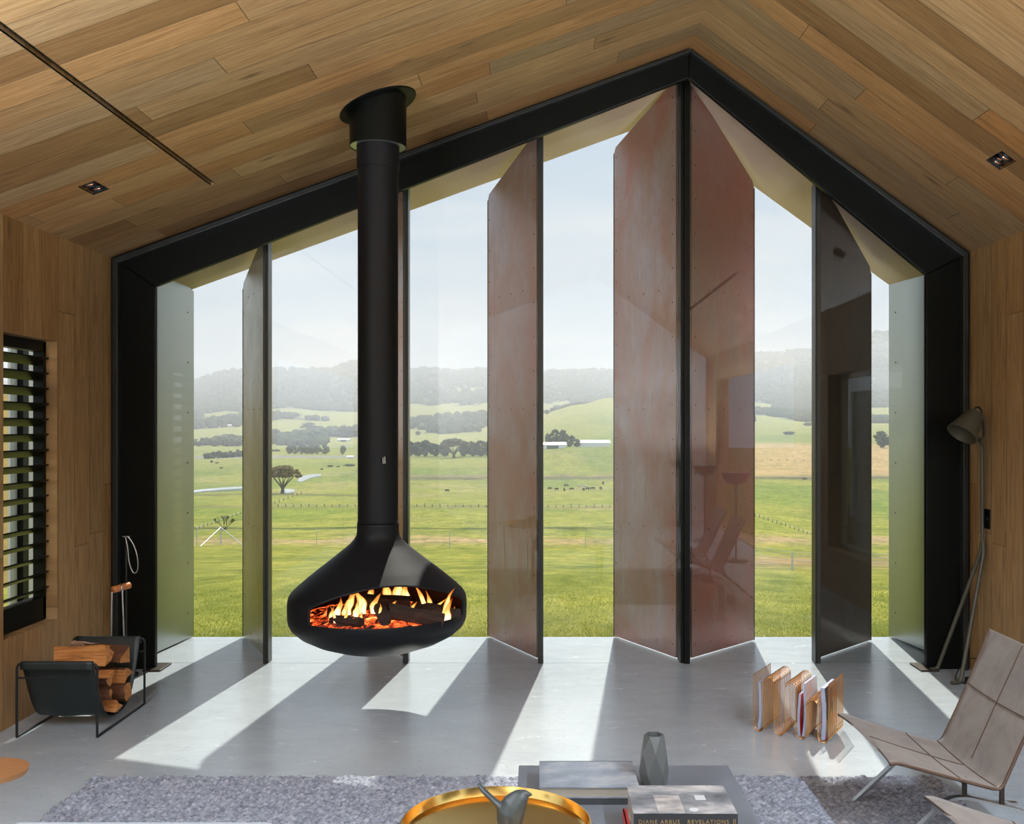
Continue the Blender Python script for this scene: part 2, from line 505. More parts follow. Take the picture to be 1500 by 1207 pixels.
def leather():
    m, N, out = new_mat('taupe_suede_leather')
    b = N.n('ShaderNodeBsdfPrincipled'); N.t.links.new(b.outputs[0], out.inputs[0])
    p = N.coord('Object')
    a = N.noise(p, 7.0, 5, 0.6, 0.8); c = N.noise(p, 60.0, 4, 0.7)
    col = N.ramp(a, [(0.3, srgb(104, 95, 88)), (0.55, srgb(128, 119, 111)), (0.8, srgb(144, 136, 128))])
    N.set(b, 'Base Color', N.mix(N.math('MULTIPLY', c, 0.25), col, srgb(98, 90, 82)))
    b.inputs['Roughness'].default_value = 0.62
    b.inputs['Sheen Weight'].default_value = 0.25
    N.set(b, 'Normal', N.bump(c, 0.12, 0.004))
    return m
M['suede'] = leather()
M['leatherd'] = principled('dark_brown_leather_edge', (0.075, 0.042, 0.025), 0.45, 0, 0.2, 30)
M['leatherb'] = principled('black_saddle_leather', (0.010, 0.018, 0.018), 0.42, 0, 0.25, 12, bump=0.06, bscale=120)

def rug_mat():
    m, N, out = new_mat('braided_grey_wool')
    b = N.n('ShaderNodeBsdfPrincipled'); N.t.links.new(b.outputs[0], out.inputs[0])
    p = N.pos()
    a = N.noise(p, 38.0, 3, 0.6); c = N.noise(N.mapping(p, (1, 2.5, 1)), 5.0, 4, 0.6)
    col = N.ramp(a, [(0.32, srgb(104, 109, 121)), (0.5, srgb(146, 152, 163)), (0.7, srgb(178, 183, 193))])
    N.set(b, 'Base Color', N.mix(N.math('MULTIPLY', c, 0.4), col, srgb(110, 112, 128)))
    b.inputs['Roughness'].default_value = 0.95
    N.set(b, 'Normal', N.bump(N.noise(p, 260.0, 2, 0.6), 0.4, 0.004))
    return m
M['rug'] = rug_mat()

def firewood(name, dark=False):
    m, N, out = new_mat(name)
    b = N.n('ShaderNodeBsdfPrincipled'); N.t.links.new(b.outputs[0], out.inputs[0])
    p = N.coord('Object')
    g = N.noise(N.mapping(p, (2.0, 26.0, 26.0)), 2.4, 6, 0.65, 0.6)
    if dark: st = [(0.3, (0.008, 0.005, 0.004)), (0.7, (0.05, 0.028, 0.018))]
    else: st = [(0.25, srgb(120, 66, 26)), (0.5, srgb(196, 128, 66)), (0.8, srgb(226, 170, 104))]
    N.set(b, 'Base Color', N.ramp(g, st))
    b.inputs['Roughness'].default_value = 0.75
    N.set(b, 'Normal', N.bump(g, 0.7, 0.01))
    return m
M['log'] = firewood('split_firewood')
M['bark'] = principled('rough_bark', srgb(92, 56, 32), 0.85, 0, 0.45, 14, bump=0.8, bscale=30, stretch=(0.4, 2, 2))
M['char'] = firewood('charred_wood', True)

# ================================================================== LARGE STRUCTURE
XL, XR, XA = -2.803, 2.844, 1.003          # left wall, right wall, ridge
ZL, ZR, ZA = 2.709, 2.742, 4.085           # eaves and ridge
YF, YB = 6.44, -3.2                        # back of the portal frame, back wall
SL, SR = (ZA - ZL) / (XA - XL), (ZA - ZR) / (XR - XA)
def ceil_z(x): return ZL + SL * (x - XL) if x < XA else ZA - SR * (x - XA)

# floor and terrace
b = MB(); b.bbox((XL - 0.1, YB, -0.12), (XR + 0.1, 6.452, 0.0))
b.build('floor', M['conc'], kind='structure')
b = MB(); b.bbox((XL - 0.35, 6.458, -0.14), (XR + 0.35, 7.25, 0.0))
b.build('terrace_slab', M['conc'], kind='structure')
b = MB(); b.bbox((-2.60, 6.452, -0.06), (2.65, 6.458, -0.004))
b.build('trim_1', M['blackm'], kind='structure')

# walls
mpl = lambda u, v, w: (XL - w, u, v)
b = MB(); b.holes(YB, 6.46, -0.1, ZL, [(5.018, 5.58, 0.474, 2.094), (-2.3, 2.6, 0.02, 2.35)], mpl, 0.0, 0.125)  # second opening, out of view, added to let sky light in
b.build('wall_left', M['wall'], kind='structure')
mpr = lambda u, v, w: (XR + w, u, v)
b = MB(); b.holes(YB, 6.46, -0.1, ZR, [(3.55, 5.45, 0.417, 2.10), (-2.3, 2.3, 0.02, 2.35)], mpr, 0.0, 0.20)  # rear opening out of view, added for more sky light
b.build('wall_right', M['wall'], kind='structure')
b = MB(); b.prism([(XL - 0.2, -0.1), (XR + 0.2, -0.1), (XR + 0.2, ZR), (XA, ZA + 0.12), (XL - 0.2, ZL)], lambda u, v, w: (u, w, v), YB - 0.2, YB)
b.build('wall_back', M['plaster'], kind='structure')

# downlight recesses (corners measured on the two slopes)
def on_slope(px, py):
    """point where the pixel ray meets the ceiling"""
    for x_side in (0, 1):
        if x_side == 0: a0, a1 = ZL - SL * XL, SL
        else: a0, a1 = ZA + SR * XA, -SR
        Y = (a0 - EYE) / (-(py - CY) / F_PX - a1 * (px - CX) / F_PX)
        X = (px - CX) * Y / F_PX
        if (X < XA) == (x_side == 0): return X, Y
dl = on_slope(137.5, 275.3); dr = on_slope(1466, 235.2)
DLW, DLL = 0.094, 0.176
def hole_u(c, side):
    w = DLW * (math.cos(math.atan(SL)) if side == 0 else math.cos(math.atan(SR)))
    return (c[0] - w / 2, c[0] + w / 2, c[1] - DLL / 2, c[1] + DLL / 2)
hl, hr = hole_u(dl, 0), hole_u(dr, 1)
TRX, TRW = -1.918, 0.030
slot = (TRX - TRW / 2, TRX + TRW / 2, -1.5, 5.655)
b = MB()
b.holes(XL - 0.2, XA, YB - 0.2, YF, [hl, slot], lambda u, v, w: (u, v, ceil_z(u) + w), 0.0, 0.16)
fill_slot = (2.15 - 0.016, 2.15 + 0.016, -2.15, 2.55)  # out-of-view slot added to hold the right fill lamp
b.holes(XA, XR + 0.2, YB - 0.2, YF, [hr, fill_slot], lambda u, v, w: (u, v, ZA - SR * (u - XA) + w), 0.0, 0.16)
b.build('ceiling', M['ceil'], kind='structure')

# recessed black track in the slot
b = MB()
n_ = Vector((-math.sin(math.atan(SL)), 0, math.cos(math.atan(SL))))
for (dxx, ww, hh, off) in ((0, TRW, 0.004, 0.045), (-TRW / 2 + 0.001, 0.003, 0.05, 0.024), (TRW / 2 - 0.001, 0.003, 0.05, 0.024)):
    rot = Matrix.Rotation(-math.atan(SL), 3, 'Y')
    b.box(Vector((TRX + dxx, 2.08, ceil_z(TRX + dxx))) + n_ * off, (ww, 7.14, hh), rot)
b.build('recessed_track', M['black'], kind='structure')
b = MB(); z2 = ZA - SR * (2.15 - XA)
for (lo, hi) in (((2.132, -2.15, z2 + 0.075), (2.168, 2.55, z2 + 0.08)), ((2.131, -2.15, z2 + 0.015), (2.134, 2.55, z2 + 0.078)), ((2.166, -2.15, z2 - 0.011), (2.169, 2.55, z2 + 0.078))): b.bbox(lo, hi)
b.build('recessed_track', M['black'], kind='structure')  # casing of the added right slot, out of view

# roof eave over the terrace, with the beige soffit under it
b = MB()
YO = 7.25
for (x0, x1, oi, oo) in ((XL - 0.2, XA, 0.075, 0.140), (XA, XR + 0.2, 0.115, 0.200)):
    vs = []
    for x in (x0, x1):
        zc = ceil_z(x) if x0 < XA - 0.01 else ZA - SR * (x - XA)
        for (y, o) in ((YF, oi), (YO, oo)):
            vs.append((x, y, zc - o))
        for y in (YF, YO): vs.append((x, y, zc + 0.16))
    b.add(vs, [(0, 1, 5, 4), (2, 6, 7, 3), (1, 3, 7, 5), (0, 4, 6, 2), (0, 2, 3, 1), (4, 5, 7, 6)])
b.build('soffit', M['soffit'], kind='structure')
# fine joints and screw heads of the soffit sheets
b = MB()
for (px, py, Y) in ((823, 214, 6.9), (865, 215, 7.1)): pass

# outer jambs, slightly splayed zinc sheets
def jamb(sgn, x_in, x_out, zt_in, zt_out, name):
    b = MB()
    e = 0.10 * sgn
    vs = [(x_in, YF, 0.012), (x_out, YO, 0.012), (x_out, YO, zt_out), (x_in, YF, zt_in),
          (x_in + e, YF, 0.012), (x_out + e + 0.1 * sgn, YO, 0.012), (x_out + e + 0.1 * sgn, YO, zt_out), (x_in + e, YF, zt_in)]
    b.add(vs, [(0, 1, 2, 3), (4, 7, 6, 5), (0, 4, 5, 1), (3, 2, 6, 7), (1, 5, 6, 2), (0, 3, 7, 4)])
    b.mi = 1
    for t in (0.1, 0.88):
        for z in np.linspace(0.2, 2.45, 7):
            c = Vector((x_in + (x_out - x_in) * t, YF + (YO - YF) * t, z))
            nrm = Vector((-(YO - YF) * sgn, 0, 0)).normalized()
            b.cyl(c - nrm * 0.004, c + nrm * 0.003, 0.006, 0.005, 8)
    o = b.build(name, [M['galv'], M['blackm']], kind='structure')
jamb(-1, -2.70, -2.605, 2.9, 2.62, 'jamb_left')
jamb(1, 2.79, 2.667, 2.9, 2.72, 'jamb_right')
b = MB()
b.bbox((XL - 0.2, 6.46, -0.1), (-2.74, 7.24, 2.75)); b.build('wall_left_return', M['galv'], kind='structure')
b = MB()
b.bbox((2.83, 6.46, -0.1), (XR + 0.2, 7.24, 2.75)); b.build('wall_right_return', M['galv'], kind='structure')

# black steel portal frame
def px_in(px, py): return ((px - CX) * YF / F_PX, EYE - (py - CY) * YF / F_PX)
IL, IR = px_in(231, 421), px_in(1353, 404)
IA = px_in(1007.4, 117.7)
outer = [(XL, 0), (XL, ZL), (XA, ZA), (XR, ZR), (XR, 0)]
YFR = 6.33
fr_in = lambda px, py: ((px - CX) * YFR / F_PX, EYE - (py - CY) * YFR / F_PX)
JL, JR, JA = fr_in(231, 421), fr_in(1353, 404), fr_in(1007.4, 117.7)
inner = [(JL[0], 0), JL, JA, JR, (JR[0], 0)]
b = MB()
for i in range(4):
    b.prism([outer[i], outer[i + 1], inner[i + 1], inner[i]], lambda u, v, w: (u, w, v), 6.285, YFR)
# rim flange standing towards the room
def inset(k):
    r = []
    for o_, i_ in zip(outer, inner):
        r.append((o_[0] + (i_[0] - o_[0]) * k, o_[1] + (i_[1] - o_[1]) * k))
    return r
o = b.build('portal_frame', M['black'], kind='structure')
bv = o.modifiers.new('edge', 'BEVEL'); bv.width = 0.006; bv.segments = 2; bv.limit_method = 'ANGLE'; bv.angle_limit = math.radians(50)
M['rim'] = principled('dark_grey_steel_angle', (0.026, 0.029, 0.027), 0.30, 0.3, 0.1, 6, spec=0.6)
b = MB()
A_, B_ = inset(0.07), inset(0.20)
for i in range(4):
    b.prism([A_[i], A_[i + 1], B_[i + 1], B_[i]], lambda u, v, w: (u, w, v), 6.258, 6.284)
A_, B_ = inset(0.195), inset(0.225)
for i in range(4):
    b.prism([A_[i], A_[i + 1], B_[i + 1], B_[i]], lambda u, v, w: (u, w, v), 6.232, 6.284)
o = b.build('trim_2', M['rim'], kind='structure')
bv = o.modifiers.new('edge', 'BEVEL'); bv.width = 0.005; bv.segments = 3; bv.limit_method = 'ANGLE'; bv.angle_limit = math.radians(50)
b = MB()
b.rbox((JL[0] + 0.0, 6.32, 0.006), (0.12, 0.20, 0.012), 0.004); b.rbox((JR[0] - 0.0, 6.32, 0.006), (0.12, 0.20, 0.012), 0.004)
b.build('base_plate', M['darksteel'], kind='structure')

# glazing with mullions
def beam_z(x):
    if x < IA[0]: return IL[1] + (IA[1] - IL[1]) * (x - IL[0]) / (IA[0] - IL[0])
    return IA[1] + (IR[1] - IA[1]) * (x - IA[0]) / (IR[0] - IA[0])
win = thing('window_1', None, None, kind='structure')
mx = [(px - CX) * 6.455 / F_PX for px in (390, 594.5, 792, 1002, 1197.5)]
mx[3] = IA[0] - 0.012
edges = [IL[0] - 0.02] + mx + [IR[0] + 0.02]
for i in range(6):
    x0, x1 = edges[i] + 0.004, edges[i + 1] - 0.004
    MB().prism([(x0, 0.002), (x1, 0.002), (x1, beam_z(x1) + 0.03), (x0, beam_z(x0) + 0.03)], lambda u, v, w: (u, w, v), 6.447, 6.459).build('glass_pane', M['glass'], win)
M['mull'] = principled('dark_bronze_aluminium', (0.045, 0.047, 0.042), 0.35, 0.6, 0.1, 5)
for i, x in enumerate(mx):
    b = MB()
    if i == 3:
        b.bbox((x - 0.012, 6.425, 0), (x + 0.024, 6.60, beam_z(x) + 0.03))
        b.bbox((x - 0.034, 6.445, 0), (x - 0.014, 6.54, beam_z(x) + 0.03))
    else:
        b.bbox((x - 0.018, 6.44, 0), (x + 0.018, 6.53, beam_z(x) + 0.04))
        b.bbox((x - 0.012, 6.43, 0), (x + 0.004, 6.44, beam_z(x) + 0.04))
        b.cyl((x, 6.441, 0.055), (x, 6.428, 0.055), 0.010, 0.009, 10)
    b.build('mullion', M['black'] if i == 3 else M['mull'], win)

# ------------------------------------------------------------------ pivoting rust-steel fins
def fin(hx, hz, d, L, slope, label, mats):
    root = thing('steel_fin', label, 'screen', (hx, 6.53, 0.0), group='pivoting steel fins outside the window')
    dv = Vector((d[0], d[1], 0)).normalized(); nv = Vector((-dv.y, dv.x, 0)); T = 0.03
    zo = hz - slope * L
    mp = lambda u, v, w: dv * u + nv * w + Vector((0, 0, v))
    poly = [(0.02, 0.015), (L, 0.015), (L, zo - 0.035), (L - 0.02, zo + slope * 0.02), (0.02, hz - slope * 0.02)]
    b = MB(); b.prism(poly, mp, -T / 2, T / 2)
    b.mi = 1
    zs = []
    for u in (0.06, L - 0.03):
        top = hz - slope * u - 0.05
        zs += [(u, z) for z in np.arange(0.10, top, 0.235)]
    for zr in (0.88, 1.72, 2.55):
        if zr < zo - 0.1: zs += [(u, zr) for u in np.linspace(0.22, L - 0.2, 3)]
    zs += [(u, 0.09) for u in (0.25, 0.5)]
    for (u, z) in zs:
        for s in (-1, 1):
            c = mp(u, z, s * T / 2)
            b.cyl(c, c + nv * s * 0.002, 0.0055, 0.004, 6)
    b.build('steel_sheet', [mats, M['soot']], root)
    b = MB(); b.prism([(L, 0.012), (L + 0.006, 0.012), (L + 0.006, zo - 0.035), (L, zo - 0.035)], mp, -T / 2 - 0.003, T / 2 + 0.003)
    b.build('edge_strip', M['darksteel'], root)
    b = MB(); b.cyl((0, 0, 0.0), (0, 0, hz), 0.014, n=12)
    b.build('pivot_rod', M['mull'], root)
    return root
FD, FR = (-0.40, 0.748), (0.597, 0.599)
LL = 0.80
fin(mx[0] - 0.005, ceil_z(mx[0]) - 0.10, FD, LL, SL, 'greenish pivoting steel fin nearest the left jamb', M['corten_jamb_refl'])
fin(mx[1] - 0.005, ceil_z(mx[1]) - 0.10, FD, LL, SL, 'pivoting steel fin mostly hidden behind the hanging fireplace', M['corten'])
fin(mx[2] - 0.005, ceil_z(mx[2]) - 0.10, FD, LL, SL, 'rusty brown pivoting steel fin right of the hanging fireplace', M['corten'])
fin(mx[3] - 0.030, ceil_z(mx[3]) - 0.10, FD, LL, SL, 'tall rust red steel fin left of the central black mullion', M['corten'])
fin(mx[3] + 0.030, ceil_z(mx[3] + 0.03) - 0.10, FR, 0.80, SR * 0.97, 'tall rust red steel fin right of the central black mullion', M['cortenr'])
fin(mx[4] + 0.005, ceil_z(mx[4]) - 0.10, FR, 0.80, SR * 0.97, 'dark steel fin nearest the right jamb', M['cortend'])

# ------------------------------------------------------------------ louvre window in the left wall
w2 = thing('window_2', None, None, kind='structure')
b = MB()
x0, x1 = -2.926, -2.866
ya, yb_, za, zb = 5.022, 5.576, 0.478, 2.09
for (lo, hi) in (((x0, ya, za), (x1, yb_, za + 0.13)), ((x0, ya, zb - 0.06), (x1, yb_, zb)), ((x0, ya, za), (x1, ya + 0.02, zb)), ((x0, yb_ - 0.03, za), (x1, yb_, zb))):
    b.bbox(lo, hi)
b.build('louvre_frame', M['black'], w2)
z = za + 0.17
rot = Matrix.Rotation(math.radians(-24), 3, 'Y')
M['blade'] = principled('dark_louvre_blade', (0.010, 0.010, 0.009), 0.40, 0.0, 0.15, 8, spec=0.15)
while z < zb - 0.05:
    b = MB(); b.rbox((-2.888, (ya + yb_) / 2, z), (0.100, yb_ - ya - 0.02, 0.009), 0.003, 1, rot)
    b.build('louvre_blade', M['blade'], w2)
    z += 0.0885
# window in the right wall (seen mirrored in the glazing)
w3 = thing('window_3', None, None, kind='structure')
b = MB()
for (lo, hi) in (((XR + 0.12, 3.552, 0.42), (XR + 0.17, 5.448, 0.46)), ((XR + 0.12, 3.552, 2.055), (XR + 0.17, 5.448, 2.098)), ((XR + 0.12, 3.552, 0.42), (XR + 0.17, 3.59, 2.098)), ((XR + 0.12, 5.41, 0.42), (XR + 0.17, 5.448, 2.098))):
    b.bbox(lo, hi)
b.build('window_frame', M['steel'], w3)
MB().bbox((XR + 0.14, 3.59, 0.46), (XR + 0.15, 5.41, 2.055)).build('glass_pane', M['glass'], w3)

# ------------------------------------------------------------------ hanging fireplace
FX, FY = P(553.8, 700, 5.36).x, 5.36
fire = thing('hanging_fireplace', 'matt black hanging fireplace with a long flue hung from the ceiling', 'fireplace', (FX, FY, 0))
def zpx(y): return EYE - (y - CY) * FY / F_PX
sc_ = FY / F_PX
neck = [(0.1165, zpx(766)), (0.1165, zpx(776)), (0.119, zpx(783)), (0.133, zpx(789.5)), (0.160, zpx(797)), (0.197, zpx(805)), (0.262, zpx(818.5)), (0.329, zpx(832)), (0.395, zpx(846)), (0.444, zpx(857)), (0.474, zpx(864.5)), (0.490, zpx(871)), (0.4955, zpx(879)), (0.4955, zpx(890)), (0.4945, zpx(901))]
dish = [(0.4945, zpx(901)), (0.490, zpx(908)), (0.475, zpx(915.5)), (0.430, zpx(926)), (0.350, zpx(937)), (0.245, zpx(946.5)), (0.12, zpx(952)), (0.0, zpx(954))]
ZS = zpx(881)          # shoulder
ZO = 0.565             # bottom edge of the opening
def prof_r(prof, z):
    for (r0, z0), (r1, z1) in zip(prof, prof[1:]):
        if z1 <= z <= z0: return r0 + (r1 - r0) * (z0 - z) / (z0 - z1)
    return prof[-1][0]
A0, A1 = math.radians(-36), math.radians(77)     # opening, measured from the camera side towards +X
NTH = 144
ths = sorted(set([A0 + (A1 - A0) * i / 72 for i in range(73)] + [A1 + (2 * math.pi - (A1 - A0)) * i / 96 for i in range(97)]))
def top_z(t):
    u = (t - A0) / (A1 - A0)
    return 0.643 + 0.118 * math.sin(math.pi * min(max(u, 0), 1)) ** 0.72
def zrows(ze, full):
    r = [neck[0][1] + (0.80 - neck[0][1]) * (i / 30) for i in range(30)]
    mid = 0.643 if full else ze
    r += [0.80 + (mid - 0.80) * (i / 10) for i in range(11)]
    r += [mid + (ZO - mid) * (i / 6) for i in range(1, 7)] if full else [mid] * 6
    return r
def ring_pt(r, t, z): return (r * math.sin(t), -r * math.cos(t), z)
b = MB(); NR = 46
cols = []
for t in ths[:-1]:
    inside = A0 - 1e-6 <= t <= A1 + 1e-6
    if abs(t - A0) < 1e-6: cols += [(t, ZO, 'edge_in'), (t, top_z(t), 'open')]
    elif abs(t - A1) < 1e-6: cols += [(t, top_z(t), 'open'), (t, ZO, 'edge_out')]
    elif inside: cols.append((t, top_z(t), 'open'))
    else: cols.append((t, ZO, 'full'))
cols.sort(key=lambda c: (c[0], 0))
# order: start at the first 'open' column of the opening
start = next(i for i, c in enumerate(cols) if c[2] == 'open'); cols = cols[start:] + cols[:start]
vs = []; fs = []
for (t, ze, kd) in cols:
    for z in zrows(ze, kd != 'open'): vs.append(ring_pt(prof_r(neck, z), t, z))
nc = len(cols)
for i in range(nc):
    j = (i + 1) % nc
    kinds = (cols[i][2], cols[j][2])
    if ('open' in kinds) and (kinds[0] != 'open' or kinds[1] != 'open'): continue
    for k in range(40 if 'open' in kinds else NR): fs.append((i * (NR + 1) + k, j * (NR + 1) + k, j * (NR + 1) + k + 1, i * (NR + 1) + k + 1))
b.add(vs, fs)
lo = [(prof_r(neck, ZO), ZO)] + [(prof_r(neck, z), z) for z in np.linspace(ZO, zpx(901), 5)[1:]] + dish[1:]
vs = []; fs = []
tt = [c[0] for c in cols if True]
tt = sorted(set(round(t, 9) for t in tt)); k_ = len(lo)
for t in tt:
    for (r, z) in lo: vs.append(ring_pt(max(r, 0.0005), t, z))
for i in range(len(tt)):
    j = (i + 1) % len(tt)
    for k in range(k_ - 1): fs.append((i * k_ + k, j * k_ + k, j * k_ + k + 1, i * k_ + k + 1))
b.add(vs, fs)
body = b.build('hearth_bowl', [M['graph'], M['soot']], fire, smooth=True, recalc=False, angle=28)
bm = bmesh.new(); bm.from_mesh(body.data); bmesh.ops.remove_doubles(bm, verts=bm.verts, dist=0.0004); bmesh.ops.recalc_face_normals(bm, faces=bm.faces); bm.to_mesh(body.data); bm.free()
body.data.shade_smooth(); body.data.set_sharp_from_angle(angle=math.radians(30))
so = body.modifiers.new('shell', 'SOLIDIFY'); so.thickness = 0.007; so.offset = -1; so.material_offset = 1; so.material_offset_rim = 0
# flue
b = MB(); zt = zpx(246); zb_ = zpx(765)
b.lathe([(0.1155, zb_), (0.1155, zb_ + 0.004), (0.1125, zb_ + 0.006), (0.1125, zt)], n=64)
b.build('flue_pipe', M['graph'], fire, smooth=True)
b = MB(); b.lathe([(0.1125, zt - 0.01), (0.1185, zt - 0.01), (0.1185, zpx(200)), (0.1125, zpx(200))], n=64)
b.build('flue_collar', M['graph'], fire, smooth=True)
b = MB()
zcap = zpx(216)
nn = 64; vs = []
for i in range(nn):
    a = 2 * math.pi * i / nn; r = 0.158
    x, y = r * math.cos(a), r * math.sin(a)
    vs += [(x, y, ceil_z(FX + x) - 0.002), (x, y, zcap), (x * 0.97, y * 0.97, zcap), (x * 0.97, y * 0.97, ceil_z(FX + x * 0.97) - 0.002)]
fs = []
for i in range(nn):
    j = (i + 1) % nn
    for k in range(3): fs.append((i * 4 + k, j * 4 + k, j * 4 + k + 1, i * 4 + k + 1))
b.add(vs, fs); b.build('flue_shroud', M['black'], fire, smooth=True, angle=50)
b = MB(); b.lathe([(0.1192, zcap + 0.003), (0.1532, zcap + 0.003), (0.1532, zcap + 0.006), (0.1192, zcap + 0.006), (0.1192, zcap + 0.003)], n=64)
b.build('shroud_ring', M['galv'], fire, smooth=True, angle=30)
b = MB(); vs = []; fs = []
al = math.atan(SL)
for i in range(nn):
    a = 2 * math.pi * i / nn
    for (r, o_) in ((0.15, 0.008), (0.222, 0.008), (0.224, 0.006), (0.224, 0.0)):
        u, w = r * math.cos(a) * math.cos(al), r * math.sin(a)
        vs.append((u, w, ceil_z(FX) + SL * u - o_))
for i in range(nn):
    j = (i + 1) % nn
    for k in range(3): fs.append((i * 4 + k, j * 4 + k, j * 4 + k + 1, i * 4 + k + 1))
b.add(vs, fs); b.build('ceiling_flange', M['black'], fire, smooth=True)
hp = P(563, 673, FY - 0.115) - Vector((FX, FY, 0))
b = MB(); b.tube(fillet([hp + Vector((-0.008, 0.006, 0.018)), hp + Vector((0.004, -0.012, 0.018)), hp + Vector((0.006, -0.014, -0.022))], 0.008), 0.003, 8)
b.tube(fillet([hp + Vector((-0.016, 0.006, 0.012)), hp + Vector((-0.006, -0.012, 0.012)), hp + Vector((-0.004, -0.014, -0.022))], 0.008), 0.003, 8)
b.build('damper_lever', M['steel'], fire)

# ash bed, embers, burning logs, flames (they lie in the bowl: things of their own)
def ember_mat():
    m, N, out = new_mat('glowing_embers')
    bs = N.n('ShaderNodeBsdfPrincipled'); N.t.links.new(bs.outputs[0], out.inputs[0])
    p = N.coord('Object')
    f = N.noise(p, 15.0, 8, 0.75, 0.8)
    bs.inputs['Base Color'].default_value = (0.03, 0.015, 0.01, 1); bs.inputs['Roughness'].default_value = 0.9
    N.set(bs, 'Emission Color', N.ramp(f, [(0.40, (0.25, 0.01, 0.0)), (0.50, (1.0, 0.07, 0.01)), (0.60, (1.0, 0.22, 0.04)), (0.74, (1.0, 0.66, 0.30))]))
    N.set(bs, 'Emission Strength', N.ramp(f, [(0.42, (0.0, 0.0, 0.0)), (0.66, (1, 1, 1))]))
    e = N.math('MULTIPLY', N.ramp(f, [(0.46, (0, 0, 0)), (0.68, (1, 1, 1))]), 3.4)
    N.set(bs, 'Emission Strength', e)
    return m
M['ember'] = ember_mat()
b = MB()
n1, n2 = 30, 14
vs = [(0, 0, 0.575)]; fs = []
def lump(x, y): return 0.012 * math.sin(37 * x + 3) * math.sin(41 * y + 1) + 0.01 * math.sin(83 * x) * math.cos(71 * y)
for i in range(n1):
    for k in range(1, n2 + 1):
        r = 0.455 * k / n2; a = 2 * math.pi * i / n1
        x, y = r * math.cos(a), r * math.sin(a)
        vs.append((x, y, 0.585 - 0.05 * (r / 0.455) ** 2 + lump(x, y) * (1 - (r / 0.46) ** 4)))
for i in range(n1):
    j = (i + 1) % n1
    fs.append((0, 1 + i * n2, 1 + j * n2))
    for k in range(n2 - 1): fs.append((1 + i * n2 + k, 1 + i * n2 + k + 1, 1 + j * n2 + k + 1, 1 + j * n2 + k))
b.add(vs, fs)
emb = b.build('ember_bed', M['ember'], smooth=True); emb.location = (FX, FY, 0)
tag(emb, 'glowing orange bed of embers and ash in the fireplace bowl', 'embers', kind='stuff')

def ember_log_mat():
    m, N, out = new_mat('burning_log_bark')
    bs = N.n('ShaderNodeBsdfPrincipled'); N.t.links.new(bs.outputs[0], out.inputs[0])
    p = N.coord('Object')
    f = N.noise(N.mapping(p, (6, 22, 22)), 1.6, 6, 0.7, 0.8)
    bs.inputs['Roughness'].default_value = 0.9
    N.set(bs, 'Base Color', N.ramp(f, [(0.3, (0.012, 0.007, 0.005)), (0.7, (0.06, 0.03, 0.018))]))
    bs.inputs['Emission Color'].default_value = (1.0, 0.16, 0.02, 1)
    N.set(bs, 'Emission Strength', N.math('MULTIPLY', N.ramp(f, [(0.66, (0, 0, 0)), (0.78, (1, 1, 1))]), 1.2))
    N.set(bs, 'Normal', N.bump(f, 0.9, 0.012))
    return m
M['burn'] = ember_log_mat()
def rough_log(p0, p1, r, name, mats, seed, half=False, n=12, label=None, group=None, cat='log', segs=9):
    p0, p1 = Vector(p0), Vector(p1); rr = random.Random(seed)
    mid = (p0 + p1) / 2; ax = (p1 - p0); L = ax.length; q = Vector((1, 0, 0)).rotation_difference(ax.normalized())
    b = MB(); vs = []; fs = []
    if half:   # split wedge: bark arc plus two split faces
        base = [(math.cos(a), math.sin(a)) for a in np.linspace(-0.55, 0.55, 6)]
        base = [(x - 0.5, y) for x, y in base] + [(0.05, 0.28), (-0.42, 0.02), (0.02, -0.3)]
        base = [(x * r * 1.9, y * r * 1.7) for x, y in base]
    else:
        base = [(r * math.cos(2 * math.pi * j / n), r * math.sin(2 * math.pi * j / n)) for j in range(n)]
    k = len(base); jit = [1 + rr.uniform(-0.12, 0.12) for _ in range(k)]
    for i in range(segs + 1):
        u = i / segs; x = (u - 0.5) * L
        for j, (a, c) in enumerate(base):
            w = jit[j] * (1 + rr.uniform(-0.06, 0.06))
            xo = rr.uniform(-0.012, 0.012) if i in (0, segs) else 0
            vs.append(Vector((x + xo, a * w, c * w)))
    for i in range(segs):
        for j in range(k):
            j2 = (j + 1) % k
            fs.append((i * k + j, i * k + j2, (i + 1) * k + j2, (i + 1) * k + j))
    b.add(vs, fs)
    b.add([vs[j] for j in range(k)], [tuple(range(k))[::-1]]); b.mi = 0
    b.add([vs[segs * k + j] for j in range(k)], [tuple(range(k))])
    if len(mats) > 1:
        b.m = []
        for f in b.f:
            jj = min(i % k for i in f) if len(f) == 4 else 99
            b.m.append(1 if (half and len(f) == 4 and all((i % k) < 6 for i in f)) or (not half and len(f) == 4) else 0)
    o = b.build(name, mats, smooth=True, angle=30)
    o.location = mid; o.rotation_mode = 'QUATERNION'; o.rotation_quaternion = q
    tag(o, label, cat, group)
    return o
def FP(px, py, yo): return P(px, py, FY + yo)
blogs = [((517, 880), (600, 884), -0.08, -0.02, 0.040, 'charred log lying on top of the fire in the hearth'),
         ((570, 896), (650, 911), -0.24, -0.27, 0.044, 'dark log at the front right of the fire in the hearth'),
         ((482, 898), (566, 897), -0.12, -0.08, 0.034, 'thin dark log at the left back of the fire in the hearth'),
         ((556, 890), (564, 908), -0.14, -0.38, 0.034, 'charred log end pointing out of the fire opening'),
         ((608, 893), (668, 906), -0.02, -0.20, 0.050, 'short dark log at the right end of the fire in the hearth'),
         ((488, 908), (528, 912), -0.28, -0.36, 0.026, 'small glowing stick at the front left of the hearth')]
for i, (a, c, y0, y1, r, lab) in enumerate(blogs):
    rough_log(FP(*a, y0), FP(*c, y1), r, 'burning_log', [M['char'], M['burn']], 30 + i, label=lab, group='burning logs in the fireplace')

